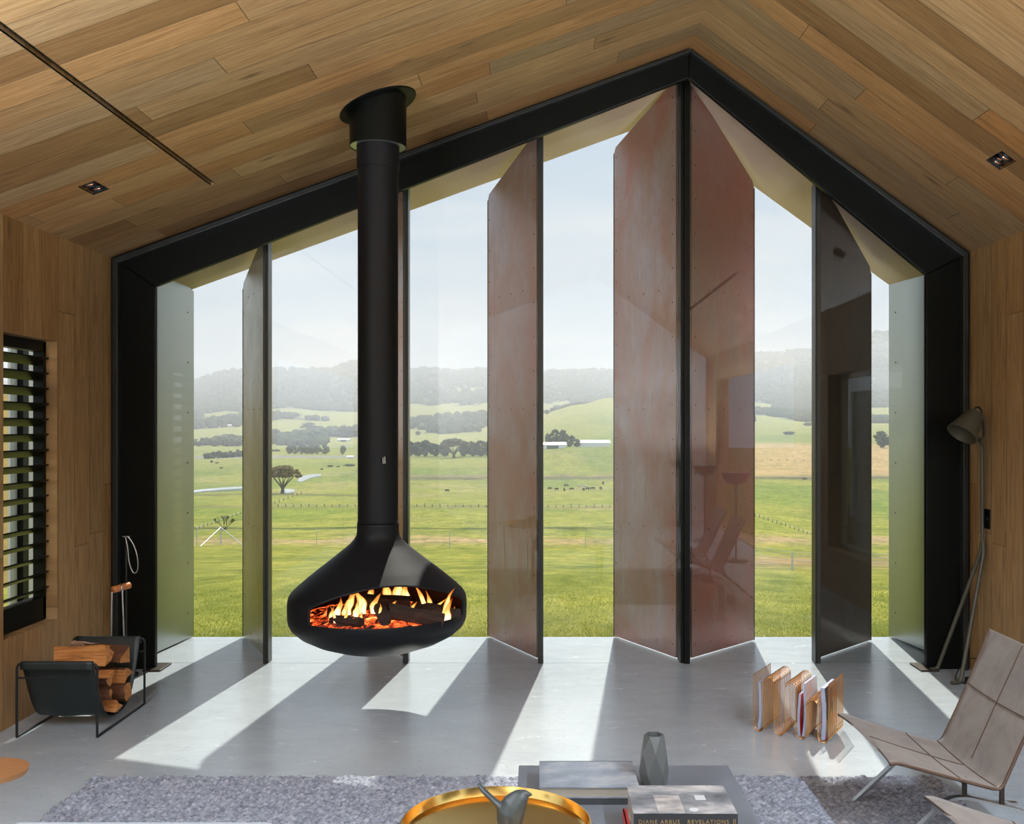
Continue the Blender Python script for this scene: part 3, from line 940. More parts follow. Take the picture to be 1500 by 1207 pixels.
def flame_mat():
    m, N, out = new_mat('fire_flame')
    f = N.noise(N.mapping(N.coord('Object'), (22, 22, 7)), 1.0, 4, 0.55, 0.8)
    lw = N.n('ShaderNodeLayerWeight'); lw.inputs['Blend'].default_value = 0.5
    core = N.math('POWER', N.math('SUBTRACT', 1.0, lw.outputs['Facing']), 1.3)
    at = N.n('ShaderNodeAttribute', attribute_name='rise')
    hgt = N.math('SUBTRACT', 1.0, at.outputs['Fac'])
    dens = N.math('MULTIPLY', N.math('MULTIPLY', core, N.math('MULTIPLY_ADD', hgt, 0.95, 0.12)), N.math('MULTIPLY_ADD', f, 1.7, 0.1))
    col = N.ramp(dens, [(0.04, (0.85, 0.10, 0.01)), (0.25, (1.0, 0.30, 0.035)), (0.5, (1.0, 0.55, 0.14)), (0.8, (1.0, 0.86, 0.50))])
    em = N.n('ShaderNodeEmission'); N.set(em, 0, col); N.set(em, 1, N.math('MULTIPLY_ADD', dens, 2.4, 0.45))
    tr = N.n('ShaderNodeBsdfTransparent')
    mx_ = N.n('ShaderNodeMixShader'); N.set(mx_, 0, N.ramp(dens, [(0.03, (0, 0, 0)), (0.42, (0.95, 0.95, 0.95))])); N.set(mx_, 1, tr.outputs[0]); N.set(mx_, 2, em.outputs[0])
    N.t.links.new(mx_.outputs[0], out.inputs[0])
    return m
M['flame'] = flame_mat()
b = MB(); rise = []
def flame(px, py, yo, h, w, lean, seed):
    r_ = random.Random(seed); base = FP(px, py, yo) - Vector((FX, FY, 0))
    n = 16; path = []; rad = []; k1, k2 = r_.uniform(3.5, 6.5), r_.uniform(0, 6)
    for i in range(n + 1):
        u = i / n
        path.append(base + Vector((lean * u ** 1.6 + 0.26 * w * math.sin(u * k1 + k2) * (0.3 + u), 0.4 * w * math.sin(u * 6 + seed * 2) * u, h * u - 0.01)))
        rad.append(max(0.0005, w * (0.62 + 1.5 * u * (1 - u)) * (1 - u) ** 0.8 * (1 + 0.15 * math.sin(u * 13 + seed))))
    b.tube(path, 1.0, 14, radii=rad, flat=0.55, up=(1, 0, 0))
    for i in range(n + 1): rise.extend([i / n] * 14)
fl = [(494, 900, -0.17, 0.11, 0.026, 0.03), (508, 899, -0.16, 0.14, 0.036, 0.04), (530, 898, -0.16, 0.15, 0.040, -0.03), (548, 897, -0.16, 0.12, 0.034, 0.03), (520, 902, -0.20, 0.10, 0.026, 0.03), (538, 894, 0.02, 0.17, 0.04, 0.02), (512, 896, 0.02, 0.15, 0.04, 0.02),
      (566, 886, 0.10, 0.17, 0.044, 0.01), (580, 886, 0.10, 0.19, 0.046, 0.01), (594, 888, 0.08, 0.17, 0.040, 0.01), (602, 899, -0.16, 0.08, 0.022, 0.03), (574, 890, -0.18, 0.05, 0.018, 0.02),
      (626, 900, -0.08, 0.19, 0.024, -0.09), (634, 898, -0.06, 0.14, 0.024, -0.05), (633, 899, -0.09, 0.10, 0.018, 0.085),
      (650, 903, -0.20, 0.17, 0.026, 0.065), (655, 913, -0.24, 0.15, 0.032, 0.02), (661, 909, -0.20, 0.09, 0.020, 0.02),
      (493, 914, -0.31, 0.11, 0.015, -0.04), (504, 916, -0.33, 0.12, 0.015, 0.025), (557, 897, -0.34, 0.06, 0.012, 0.0), (485, 908, -0.26, 0.09, 0.018, 0.01), (515, 914, -0.35, 0.05, 0.014, 0.02), (527, 908, -0.3, 0.06, 0.014, 0.02)]
for i, a in enumerate(fl): flame(*a, i)
o = b.build('flames', M['flame'], smooth=True, angle=180); o.location = (FX, FY, 0)
ra_ = o.data.attributes.new('rise', 'FLOAT', 'POINT'); ra_.data.foreach_set('value', rise)
tag(o, 'yellow and orange flames rising from the logs in the hearth', 'fire', kind='stuff')

# ================================================================== OBJECTS IN THE ROOM
# ------------------------------------------------------------------ downlights
M['copper'] = principled('copper_reflector', (0.85, 0.32, 0.12), 0.22, 1.0)
def downlight(c, side, label):
    sl = SL if side == 0 else -SR
    al = math.atan(sl)
    zc = ceil_z(c[0]) if side == 0 else ZA - SR * (c[0] - XA)
    root = thing('recessed_downlight', label, 'ceiling light', (c[0], c[1], zc), group='twin recessed downlights')
    root.rotation_euler = (0, -al, 0)
    b = MB(); w, l, t = DLW / 2 - 0.0005, DLL / 2 - 0.0005, 0.002
    for (lo, hi) in (((-w, -l, -0.001), (-w + t, l, 0.07)), ((w - t, -l, -0.001), (w, l, 0.07)), ((-w, -l, -0.001), (w, -l + t, 0.07)), ((-w, l - t, -0.001), (w, l, 0.07)), ((-w, -l, 0.068), (w, l, 0.072))):
        b.bbox(lo, hi)
    b.build('housing', M['soot'], root)
    for s in (-1, 1):
        b = MB(); b.lathe([(0.040, 0.008), (0.036, 0.014), (0.024, 0.034)], (0, s * 0.043, 0), 24); lamp = b.build('lamp_ring', M['blackm'], root, smooth=True)
        b = MB(); b.lathe([(0.034, 0.017), (0.028, 0.030), (0.012, 0.046), (0.001, 0.048)], (0, s * 0.043, 0), 24)
        b.build('reflector', M['copper'], lamp, smooth=True)
downlight(dl, 0, 'small black twin downlight set in the left ceiling slope')
downlight(dr, 1, 'small black twin downlight set in the right ceiling slope')

# ------------------------------------------------------------------ firewood carrier, front left
cx0, cx1, cy0, cy1, ch = -2.668, -2.256, 4.90, 5.49, 0.382
root = thing('firewood_holder', 'black metal firewood holder with a leather sling by the left wall', 'firewood holder', ((cx0 + cx1) / 2, (cy0 + cy1) / 2, 0))
ox, oy = (cx0 + cx1) / 2, (cy0 + cy1) / 2
hx, hy = (cx1 - cx0) / 2, (cy1 - cy0) / 2
rw = 0.0065
for y in (-hy, hy):
    path = fillet([(-hx, y, rw), (-hx, y, ch), (hx, y, ch), (hx, y, rw)], 0.03, 6)
    b = MB(); b.tube(path, rw, 10); b.build('end_frame', M['blackm'], root, smooth=True)
    b = MB(); b.tube([(-hx, y * 0.985, ch - 0.075), (hx, y * 0.985, ch - 0.075)], 0.005, 8); b.build('cross_bar', M['blackm'], root, smooth=True)
for x in (-hx, hx):
    b = MB(); b.tube([(x, -hy, rw), (x, hy, rw)], rw, 10); b.build('floor_runner', M['blackm'], root, smooth=True)
# sling: hangs between the two top bars, open at its ends
prof = [(-hy - 0.010, ch - 0.03), (-hy - 0.008, ch + 0.004), (-hy + 0.006, ch + 0.008), (-hy + 0.014, ch - 0.02), (-hy + 0.06, ch - 0.14), (-hy + 0.105, ch - 0.235), (-hy + 0.155, ch - 0.30), (-hy + 0.215, 0.052), (0.0, 0.044), (hy - 0.215, 0.052), (hy - 0.155, ch - 0.30), (hy - 0.105, ch - 0.235), (hy - 0.06, ch - 0.14), (hy - 0.014, ch - 0.02), (hy - 0.006, ch + 0.008), (hy + 0.008, ch + 0.004), (hy + 0.010, ch - 0.03)]
pp = [Vector((0, y, z)) for y, z in prof]
sm = []
for i in range(len(pp) - 1):
    p0, p1, p2, p3 = pp[max(i - 1, 0)], pp[i], pp[i + 1], pp[min(i + 2, len(pp) - 1)]
    for k in range(5):
        t = k / 5
        sm.append(0.5 * ((2 * p1) + (p2 - p0) * t + (2 * p0 - 5 * p1 + 4 * p2 - p3) * t * t + (3 * p1 - p0 - 3 * p2 + p3) * t ** 3))
sm.append(pp[-1])
b = MB(); vs = []; fs = []; nx = 13
for p in sm:
    for i in range(nx):
        u = -1 + 2 * i / (nx - 1)
        w = (hx - 0.022)
        vs.append((u * w, p.y, p.z + 0.004 * math.sin(u * 5) * (1 if p.z < 0.3 else 0)))
for a in range(len(sm) - 1):
    for i in range(nx - 1): fs.append((a * nx + i, a * nx + i + 1, (a + 1) * nx + i + 1, (a + 1) * nx + i))
b.add(vs, fs); o = b.build('leather_sling', M['leatherb'], root, smooth=True, angle=80)
so = o.modifiers.new('thick', 'SOLIDIFY'); so.thickness = 0.004; so.offset = 0
# split logs lying across the sling
lg = [('large split log with red brown bark on top at the front of the holder', (80, 967), (159, 964), 5.12, 5.12, 0.062, True, 0.9),
      ('large pale split log on top at the back of the holder', (104, 956), (187, 963), 5.32, 5.30, 0.062, True, 2.4),
      ('pale split log end under the front top log', (95, 992), (163, 990), 5.10, 5.10, 0.050, True, 4.0),
      ('ragged torn log end under the back top log', (100, 990), (186, 992), 5.30, 5.28, 0.048, True, 1.2),
      ('dark bark log low at the back right of the holder', (110, 1015), (186, 1013), 5.27, 5.27, 0.050, False, 0.0),
      ('narrow split stick low at the front right of the holder', (100, 1012), (164, 1016), 5.10, 5.12, 0.034, True, 3.0),
      ('small split log lying on the bottom of the sling', (105, 1028), (174, 1032), 5.17, 5.16, 0.034, True, 5.0)]
for i, (lab, a, c, y0, y1, r, half, roll) in enumerate(lg):
    o = rough_log(P(*a, y0), P(*c, y1), r, 'split_log', [M['log'], M['bark']], 50 + i, half=half, label=lab, group='split logs in the firewood holder')
    o.rotation_quaternion = o.rotation_quaternion @ Matrix.Rotation(roll, 3, 'X').to_quaternion()

# ------------------------------------------------------------------ fire tools in the left corner
M['handle'] = principled('tan_wooden_handle', srgb(206, 128, 74), 0.4, 0, 0.2, 30)
root = thing('poker_stand', 'slim black fire tool stand with a T top in the left corner', 'fire tool', P(185, 985, 6.12).xyz * Vector((1, 1, 0)))
ox_, oy_ = root.location.x, root.location.y
b = MB(); top = P(186, 786, 6.12).z
b.tube([(0, 0, 0.01), (0, 0, top)], 0.0055, 8); b.build('upright', M['mull'], root)
b = MB(); b.tube([(-0.022, 0, top), (0.022, 0, top)], 0.005, 8); b.build('top_bar', M['steel'], root)
b = MB(); b.cyl((0, 0, 0), (0, 0, 0.012), 0.075, n=28); b.build('base', M['blackm'], root, smooth=True)
b = MB()
lp = [P(184, 787, 6.10), P(187, 802, 6.10), P(189, 822, 6.10), P(194, 837, 6.10), P(199, 839, 6.10), (P(202, 831, 6.10)), P(201, 815, 6.10), P(196, 799, 6.10), P(189, 788, 6.10)]
lps = []
for i in range(len(lp)):
    p0, p1, p2, p3 = lp[i - 1], lp[i], lp[(i + 1) % len(lp)], lp[(i + 2) % len(lp)]
    for k in range(4):
        t = k / 4
        lps.append(0.5 * ((2 * p1) + (p2 - p0) * t + (2 * p0 - 5 * p1 + 4 * p2 - p3) * t * t + (3 * p1 - p0 - 3 * p2 + p3) * t ** 3))
b.tube(lps, 0.0035, 8, closed=True)
o = b.build('cord_loop', M['steel'], smooth=True); tag(o, 'grey cord loop hanging from the fire tool stand', 'cord')
h0, h1 = P(165, 864, 5.88), P(190, 857, 5.98)
root = thing('fire_tongs', 'fire tongs with a tan wooden handle standing behind the firewood', 'fire tongs', (h0.x, h0.y, 0))
org = Vector((h0.x, h0.y, 0))
b = MB(); b.tube([h0 - org, h0 - org + (h1 - h0) * 0.02, h1 - org - (h1 - h0) * 0.02, h1 - org], 1.0, 16, radii=[0.019, 0.021, 0.021, 0.019]); b.build('handle', M['handle'], root, smooth=True, angle=60)
mid = h0 + (h1 - h0) * 0.42 - org
b = MB()
ring = arc(mid, 0.0235, 0, 2 * math.pi, 16, (0, 0.3, 0.954), (h1 - h0).normalized().cross(Vector((0, 0.3, 0.954))))[:-1]
b.tube(ring, 0.004, 6, closed=True)
e0 = P(161, 975, 5.86) - org; e1 = P(184, 975, 5.90) - org
b.tube([h0 - org + Vector((-0.004, 0, -0.012)), Vector((e0.x, e0.y, 0.006))], 0.006, 8)
b.tube([mid + Vector((0.015, 0, -0.005)), Vector((e1.x, e1.y, 0.006))], 0.006, 8)
b.build('rods', M['steel'], root, smooth=True)

# ------------------------------------------------------------------ leaning floor lamp
M['lamp'] = principled('olive_grey_painted_steel', (0.072, 0.070, 0.050), 0.45, 0.0, 0.08, 8)
fa, fb = PZ(1373, 979.5, 0.012), PZ(1407, 999, 0.012)
apx = PX_(1439, 797, 2.808)
root = thing('floor_lamp', 'olive grey floor lamp leaning on the right wall beside the window', 'floor lamp', (fa.x, fa.y, 0))
org = Vector((fa.x, fa.y, 0))
fa2 = PZ(1363, 980.5, 0.012); fb2 = PZ(1394, 1000.5, 0.012)
top = PX_(1437, 651, 2.815)
top = Vector((2.815, apx.y + 0.02, top.z)); 
for q0, q1, tip in ((fa, fa2, (-0.004, 0.01, 0)), (fb, fb2, (0.004, -0.01, 0))):
    b = MB(); b.tube(fillet([q1 - org, q0 - org, apx - org + Vector(tip) + Vector((0, 0, -0.05)), apx - org + Vector(tip) * 0.3 + Vector((0, 0, 0.01))], 0.03, 5), 0.0125, 12)
    b.build('leg', M['lamp'], root, smooth=True, angle=60)
b = MB(); tp = P(1432, 641, apx.y - 0.06)
b.tube(fillet([apx - org, top - org, tp - org], 0.03, 6), 0.0105, 12)
b.build('pole', M['lamp'], root, smooth=True, angle=60)
b = MB()
yl = apx.y - 0.08
s_top = P(1429, 606.5, yl); s_bot = P(1407, 634, yl)
axis = (s_bot - s_top); axis = (axis + Vector((0, -0.03, 0))).normalized()
Ls = 0.165
q = Vector((0, 0, -1)).rotation_difference(axis).to_matrix()
prof = [(0.0, 0.004), (0.050, 0.004), (0.052, 0.0), (0.096, -Ls), (0.093, -Ls), (0.050, -0.003)]
vs = []
for (r, z) in prof: pass
b.lathe(prof, n=40)
b.v = [tuple(q @ Vector(v) + (s_top - org)) for v in b.v]
b.build('lamp_shade', M['lamp'], root, smooth=True, angle=40)
b = MB(); b.lathe([(0.0, 0.022), (0.022, 0.022), (0.022, 0.0)], n=20); b.v = [tuple(q @ Vector(v) + (s_top - org)) for v in b.v]
b.build('shade_cap', M['steel'], root, smooth=True)
b = MB()
c0 = s_top - org
b.tube(fillet([c0 + Vector((-0.01, 0, 0.01)), c0 + Vector((0.0, 0, 0.045)), c0 + Vector((0.03, 0, 0.04)), c0 + Vector((0.045, 0, -0.03)), P(1441, 640, yl + 0.02) - org, P(1433, 646, yl + 0.02) - org], 0.03, 6), 0.006, 8)
b.build('shade_bracket', M['blackm'], root, smooth=True)
# sockets, plug lead and transformer
def socket(y0, z0, w, h, label):
    b = MB(); b.rbox((XR - 0.004, y0, z0), (0.009, w, h), 0.003); b.mi = 1
    b.cyl((XR - 0.0085, y0, z0), (XR - 0.0115, y0, z0), 0.017, 0.016, 16)
    o = b.build('wall_socket', [M['black'], M['blackm']]); tag(o, label, 'wall socket')
pa = PX_(1447, 760, XR); socket(pa.y, pa.z, 0.075, 0.125, 'black switch plate at mid height on the right wall behind the lamp')
pb = PX_(1444, 962, XR); socket(pb.y, pb.z, 0.085, 0.115, 'black wall socket low on the right wall by the lamp foot')
b = MB(); pl = Vector((XR - 0.010, pb.y - 0.02, pb.z - 0.01))
b.tube([pl, pl + Vector((-0.03, 0, 0))], 0.014, 12)
w0 = pl + Vector((-0.03, 0, 0))
tr = PZ(1425, 997, 0.02)
path = [w0, w0 + Vector((-0.06, 0.0, 0.004)), w0 + Vector((-0.11, -0.02, 0.0)), Vector((fb.x - 0.02, fb.y + 0.03, 0.03)), Vector((fb.x + 0.02, fb.y + 0.0, 0.005)), Vector((fb.x + 0.06, fb.y - 0.05, 0.005)), Vector((tr.x + 0.03, tr.y - 0.06, 0.005)), Vector((tr.x + 0.06, tr.y - 0.02, 0.006)), Vector((tr.x + 0.045, tr.y, 0.02))]
sm_ = []
for i in range(len(path) - 1):
    p0, p1, p2, p3 = path[max(i - 1, 0)], path[i], path[i + 1], path[min(i + 2, len(path) - 1)]
    for k in range(6):
        t = k / 6
        sm_.append(0.5 * ((2 * p1) + (p2 - p0) * t + (2 * p0 - 5 * p1 + 4 * p2 - p3) * t * t + (3 * p1 - p0 - 3 * p2 + p3) * t ** 3))
sm_.append(path[-1])
b.tube(sm_, 0.0035, 8)
b.v = [tuple(Vector(v) - org) for v in b.v]
b.build('power_cord', M['blackm'], root, smooth=True, angle=60)
b = MB(); b.rbox((tr.x + 0.005, tr.y, 0.021), (0.10, 0.045, 0.040), 0.008, 2); o = b.build('power_adapter', M['blackm'], smooth=True)
tag(o, 'black power adapter on the floor beside the lamp foot', 'power adapter')

# ------------------------------------------------------------------ gilt wire magazine rack
O_ = Vector((1.157, 5.0, 0)); u_ = Vector((0.8457, -0.5336, 0)); v_ = Vector((0.5336, 0.8457, 0))
root = thing('magazine_rack', 'gilt wire magazine rack of wavy loops on the concrete floor', 'magazine rack', O_)
rb, wr, zb0 = 0.027, 0.0019, 0.0025
hts = [0.296, 0.292, 0.285, 0.212, 0.300]
def rack_path():
    pts = []
    s = -0.028
    pts.append((s, hts[0]))
    for k in range(4):
        sc = 0.112 * k
        for i in range(11):
            a = math.pi + math.pi * i / 10
            pts.append((sc + 0.028 * math.cos(a), zb0 + 0.028 + 0.028 * math.sin(a)))
        if k < 3:
            h = hts[k + 1]
            for i in range(11):
                a = math.pi - math.pi * i / 10
                pts.append((sc + 0.056 + 0.028 * math.cos(a), h - 0.028 + 0.028 * math.sin(a)))
    pts.append((0.112 * 3 + 0.028, hts[4]))
    return pts
rp = rack_path()
NW = 15; DEP = 0.275
for i in range(NW):
    off = v_ * (DEP * i / (NW - 1))
    b = MB(); b.tube([u_ * s + Vector((0, 0, z)) + off for s, z in rp], wr, 6)
    b.build('wire_loop', M['gold'], root, smooth=True)
for (s, z) in ((-0.028, hts[0]), (0.364, hts[4]), (-0.028, 0.05), (0.028, 0.262), (0.084, 0.262), (0.140, 0.255), (0.196, 0.255), (0.252, 0.182), (0.308, 0.182), (0.0, zb0), (0.112, zb0), (0.224, zb0), (0.336, zb0), (0.364, 0.05)):
    b = MB(); b.tube([u_ * s + Vector((0, 0, z)), u_ * s + Vector((0, 0, z)) + v_ * DEP], wr, 6); b.build('cross_rod', M['gold'], root, smooth=True)

def cover_mat(name, cols, scale=14):
    m, N, out = new_mat(name)
    bs = N.n('ShaderNodeBsdfPrincipled'); N.t.links.new(bs.outputs[0], out.inputs[0])
    vo = N.n('ShaderNodeTexVoronoi'); vo.inputs['Scale'].default_value = scale
    N.set(vo, 'Vector', N.mapping(N.coord('Object'), (1, 1, 0.6)))
    k = N.xyz(vo.outputs['Color'])[0]
    N.set(bs, 'Base Color', N.ramp(k, [(i / len(cols), c) for i, c in enumerate(cols)], 'CONSTANT'))
    bs.inputs['Roughness'].default_value = 0.3
    return m
def magazine(s0, lean, h, w, t, label, mats, off=0.012, bow=0.006):
    b = MB()
    n = 8; vs_f = []
    for side in (0, 1):
        for i in range(n + 1):
            u = i / n
            s = s0 + lean * u + bow * math.sin(u * math.pi * 1.3) + (t if side else 0) * (1 - 0.5 * u * 0)
            z = 0.012 + h * u
            for vv in (off, off + w): vs_f.append(u_ * s + v_ * vv + Vector((0, 0, z)))
    b2 = MB(); A = 2 * (n + 1)
    faces0 = [(2 * i, 2 * i + 1, 2 * i + 3, 2 * i + 2) for i in range(n)]
    faces1 = [(A + 2 * i, A + 2 * i + 2, A + 2 * i + 3, A + 2 * i + 1) for i in range(n)]
    b.mi = 0; b.add(vs_f, faces0 + faces1)
    b.mi = 1
    e = [(2 * i, 2 * i + 2, A + 2 * i + 2, A + 2 * i) for i in range(n)] + [(2 * i + 1, A + 2 * i + 1, A + 2 * i + 3, 2 * i + 3) for i in range(n)] + [(0, A, A + 1, 1), (2 * n, 2 * n + 1, A + 2 * n + 1, A + 2 * n)]
    b.add(vs_f, e)
    o = b.build('magazine', mats, smooth=True, angle=40); o.location = O_
    tag(o, label, 'magazine', 'magazines in the wire rack')
M['pages'] = principled('blueish_page_edges', srgb(160, 166, 190), 0.7, 0, 0.15, 60, stretch=(1, 1, 6))
M['cov1'] = cover_mat('pale_cover', [srgb(214, 180, 150), srgb(222, 205, 190), srgb(200, 196, 196)], 9)
M['cov2'] = cover_mat('red_cover', [srgb(190, 30, 30), srgb(205, 38, 34), srgb(120, 20, 30)], 6)
M['cov3'] = cover_mat('white_pink_cover', [srgb(232, 214, 206), srgb(236, 226, 220), srgb(224, 190, 178)], 7)
M['cov4'] = cover_mat('colourful_cover', [srgb(60, 50, 40), srgb(214, 90, 50), srgb(196, 190, 180), srgb(80, 120, 150), srgb(210, 160, 60), srgb(150, 120, 60)], 26)
magazine(-0.010, 0.010, 0.245, 0.20, 0.014, 'thin pale magazine in the leftmost slot of the wire rack', [M['cov1'], M['pages']])
magazine(0.206, 0.0, 0.215, 0.20, 0.012, 'shorter red covered magazine in the wire rack', [M['cov2'], M['pages']], bow=-0.004)
magazine(0.226, 0.010, 0.272, 0.205, 0.012, 'tall white and pink magazine beside the red one in the rack', [M['cov3'], M['pages']])
magazine(0.322, 0.004, 0.262, 0.205, 0.020, 'colourful magazine in the rack slot nearest the suede chair', [M['cov4'], M['pages']])

# ------------------------------------------------------------------ sling lounge chairs
def sling_mat(): return M['suede']
def lounge_chair(loc, label, dxs=0.0):
    root = thing('lounge_chair', label, 'lounge chair', loc, group='suede sling lounge chairs')
    # local: x from front (0) to back, y from -0.28 (near) to 0.28 (far)
    prof = [(0.0, 0.372), (0.03, 0.374), (0.10, 0.352), (0.20, 0.322), (0.30, 0.294), (0.385, 0.272), (0.415, 0.268), (0.432, 0.282), (0.455, 0.330), (0.50, 0.430), (0.55, 0.540), (0.60, 0.645), (0.632, 0.712), (0.645, 0.735)]
    hw = [0.300, 0.294, 0.283, 0.273, 0.268, 0.268, 0.268, 0.266, 0.264, 0.262, 0.266, 0.276, 0.288, 0.296]
    pr = []; hwid = []
    for i in range(len(prof) - 1):
        for k in range(4):
            t = k / 4
            pr.append((prof[i][0] * (1 - t) + prof[i + 1][0] * t, prof[i][1] * (1 - t) + prof[i + 1][1] * t)); hwid.append(hw[i] * (1 - t) + hw[i + 1] * t)
    pr.append(prof[-1]); hwid.append(hw[-1])
    for _ in range(2):
        pr = [pr[0]] + [((pr[i - 1][0] + 2 * pr[i][0] + pr[i + 1][0]) / 4, (pr[i - 1][1] + 2 * pr[i][1] + pr[i + 1][1]) / 4) for i in range(1, len(pr) - 1)] + [pr[-1]]
    n = len(pr); ny = 17
    def sp(i, v):
        x, z = pr[i]
        t = i / (n - 1)
        sag = -0.012 * (1 - v * v) * math.sin(math.pi * min(1, t * 1.0))
        # side edges bow inwards between the pointed corners, front edge dips
        fx = 0.020 * (1 - v * v) if i < 3 else 0.0
        return Vector((x + fx * (1 if i == 0 else 0.5), v * hwid[i], z + sag))
    b = MB(); vs = []; fs = []
    for i in range(n):
        for j in range(ny): vs.append(sp(i, -1 + 2 * j / (ny - 1)))
    for i in range(n - 1):
        for j in range(ny - 1): fs.append((i * ny + j, (i + 1) * ny + j, (i + 1) * ny + j + 1, i * ny + j + 1))
    b.add(vs, fs)
    o = b.build('sling', [M['suede'], M['leatherd']], root, smooth=True, angle=120, recalc=False)
    so = o.modifiers.new('thick', 'SOLIDIFY'); so.thickness = 0.009; so.offset = -1 ; so.material_offset_rim = 1; so.material_offset = 0
    # piped side edges
    for v in (-1, 1):
        b = MB(); b.tube([sp(i, v) - Vector((0, 0, 0.006)) for i in range(n)], 0.006, 8); b.build('edge_piping', M['leatherd'], root, smooth=True, angle=120)
    # seams: one along the seat and back, crosswise ones
    b = MB()
    up = Vector((0, 0, 0.001))
    def sn(i, v):
        i0 = max(0, min(n - 1, i))
        d_ = (Vector(sp(min(n - 1, i0 + 1), v)) - sp(max(0, i0 - 1), v)).normalized()
        return sp(i0, v) + Vector((-d_.z, 0, d_.x)) * 0.0012
    ic = int(n * 0.47)
    b.tube([sn(i, 0.0) for i in range(2, ic)], 0.0022, 5)
    b.tube([sn(i, 0.02) for i in range(ic + 5, n - 1)], 0.0022, 5)
    b.tube([sn(int(n * 0.30), v) for v in np.linspace(-0.97, 0.97, 17)], 0.0022, 5)
    b.tube([sn(int(n * 0.74), v) for v in np.linspace(-0.97, 0.97, 17)], 0.0022, 5)
    b.tube([sn(ic - 1, v) for v in np.linspace(-0.97, 0.97, 17)], 0.0024, 5)
    b.build('seam', M['leatherd'], root)
    # two bent flat steel legs, front foot to back foot, joined by cross bars
    sec = [(-0.0055, -0.013), (0.0055, -0.013), (0.0055, 0.013), (-0.0055, 0.013)]
    for y in (-0.205, 0.255):
        b = MB()
        path = fillet([(-0.005, y, 0.006), (0.045, y, 0.006), (0.255, y, 0.205), (0.315, y, 0.212), (0.470, y, 0.175), (0.545, y, 0.155), (0.70, y, 0.006), (0.74, y, 0.006)], 0.045, 6)
        path[0] = Vector((0.0, y, 0.006))
        b.sweep(path, sec, up=(0, 0, 1))
        b.build('leg', M['steel'], root, smooth=True, angle=40)
        for (x, z0, z1) in ((0.315, 0.205, 0.285), (0.455, 0.175, 0.262)):
            b = MB(); b.box((x, y, (z0 + z1) / 2), (0.016, 0.010, z1 - z0)); b.build('mount', M['darksteel'], root)
    for (x, z) in ((0.315, 0.265), (0.455, 0.250)):
        b = MB(); b.box((x, 0.025, z), (0.02, 0.47, 0.008)); b.build('cross_bar', M['darksteel'], root)
    return root
lounge_chair((1.285, 3.785, 0.0), 'taupe suede sling lounge chair with steel legs beside the magazine rack')
lounge_chair((1.285, 2.875, 0.0), 'second suede lounge chair cut off at the bottom right corner')

# ------------------------------------------------------------------ rug
RX0, RX1, RY1 = -2.00, 1.80, 4.32
RY0 = 2.3
px_, py_ = 0.030, 0.0175
st = 0.0052
gx = np.arange(RX0, RX1 + st, st); gy = np.arange(RY0, RY1 + st, st)
X, Y = np.meshgrid(gx, gy)
row = np.floor(Y / py_)
rph = np.mod(np.sin(row * 12.9898) * 43758.5453, 1.0)
fy = np.mod(Y / py_, 1.0) - 0.5
ux = X / px_ + 0.5 * np.mod(row, 2) + 0.25 * rph + 0.22 * np.sin(Y * 40 + rph * 6)
fx = np.mod(ux + fy * 0.7, 1.0) - 0.5
cell = np.mod(np.sin(np.floor(ux + fy * 0.7) * 78.233 + row * 37.719) * 43758.5453, 1.0)
H = np.sqrt(np.clip(1 - (2 * fy) ** 2 * 0.95, 0, 1)) * np.sqrt(np.clip(1 - (2 * fx) ** 2 * 0.9, 0, 1))
Z = 0.001 + H * (0.016 + 0.010 * cell)
X2 = X + (0.006 * np.sin(Y * 90) + 0.01 * np.sin(Y * 17)) * (np.abs(X - (RX0 + RX1) / 2) > 1.85)
Y2 = Y + 0.006 * np.sin(X * 70) * (Y > RY1 - 0.03)
nxg, nyg = len(gx), len(gy)
co = np.stack([X2, Y2, Z], -1).reshape(-1, 3)
border = [i for i in range(nxg)] + [j * nxg + nxg - 1 for j in range(1, nyg)] + [(nyg - 1) * nxg + i for i in range(nxg - 2, -1, -1)] + [j * nxg for j in range(nyg - 2, 0, -1)]
I = np.arange(nxg * nyg).reshape(nyg, nxg)
quads = np.stack([I[:-1, :-1], I[:-1, 1:], I[1:, 1:], I[1:, :-1]], -1).reshape(-1, 4)
def np_mesh(name, co, quads, mat, smooth=True):
    me = bpy.data.meshes.new(name)
    me.vertices.add(len(co)); me.vertices.foreach_set('co', np.ascontiguousarray(co, dtype=np.float32).ravel())
    k = quads.shape[1]
    me.loops.add(len(quads) * k); me.loops.foreach_set('vertex_index', np.ascontiguousarray(quads, dtype=np.int32).ravel())
    me.polygons.add(len(quads)); me.polygons.foreach_set('loop_start', np.arange(0, len(quads) * k, k, dtype=np.int32))
    me.update(calc_edges=True); me.validate()
    me.materials.append(mat)
    if smooth: me.shade_smooth()
    o = bpy.data.objects.new(name, me); C.objects.link(o)
    return o
bl = co[border].copy(); bl[:, 2] = 0.0
nb = len(border); base_i = len(co)
co = np.vstack([co, bl])
bi = np.array(border)
side = np.stack([bi, base_i + np.arange(nb), base_i + (np.arange(nb) + 1) % nb, np.roll(bi, -1)], -1)
rug = np_mesh('rug', co, np.vstack([quads, side]), M['rug'])
tag(rug, 'chunky braided grey wool rug on the concrete floor', 'rug')

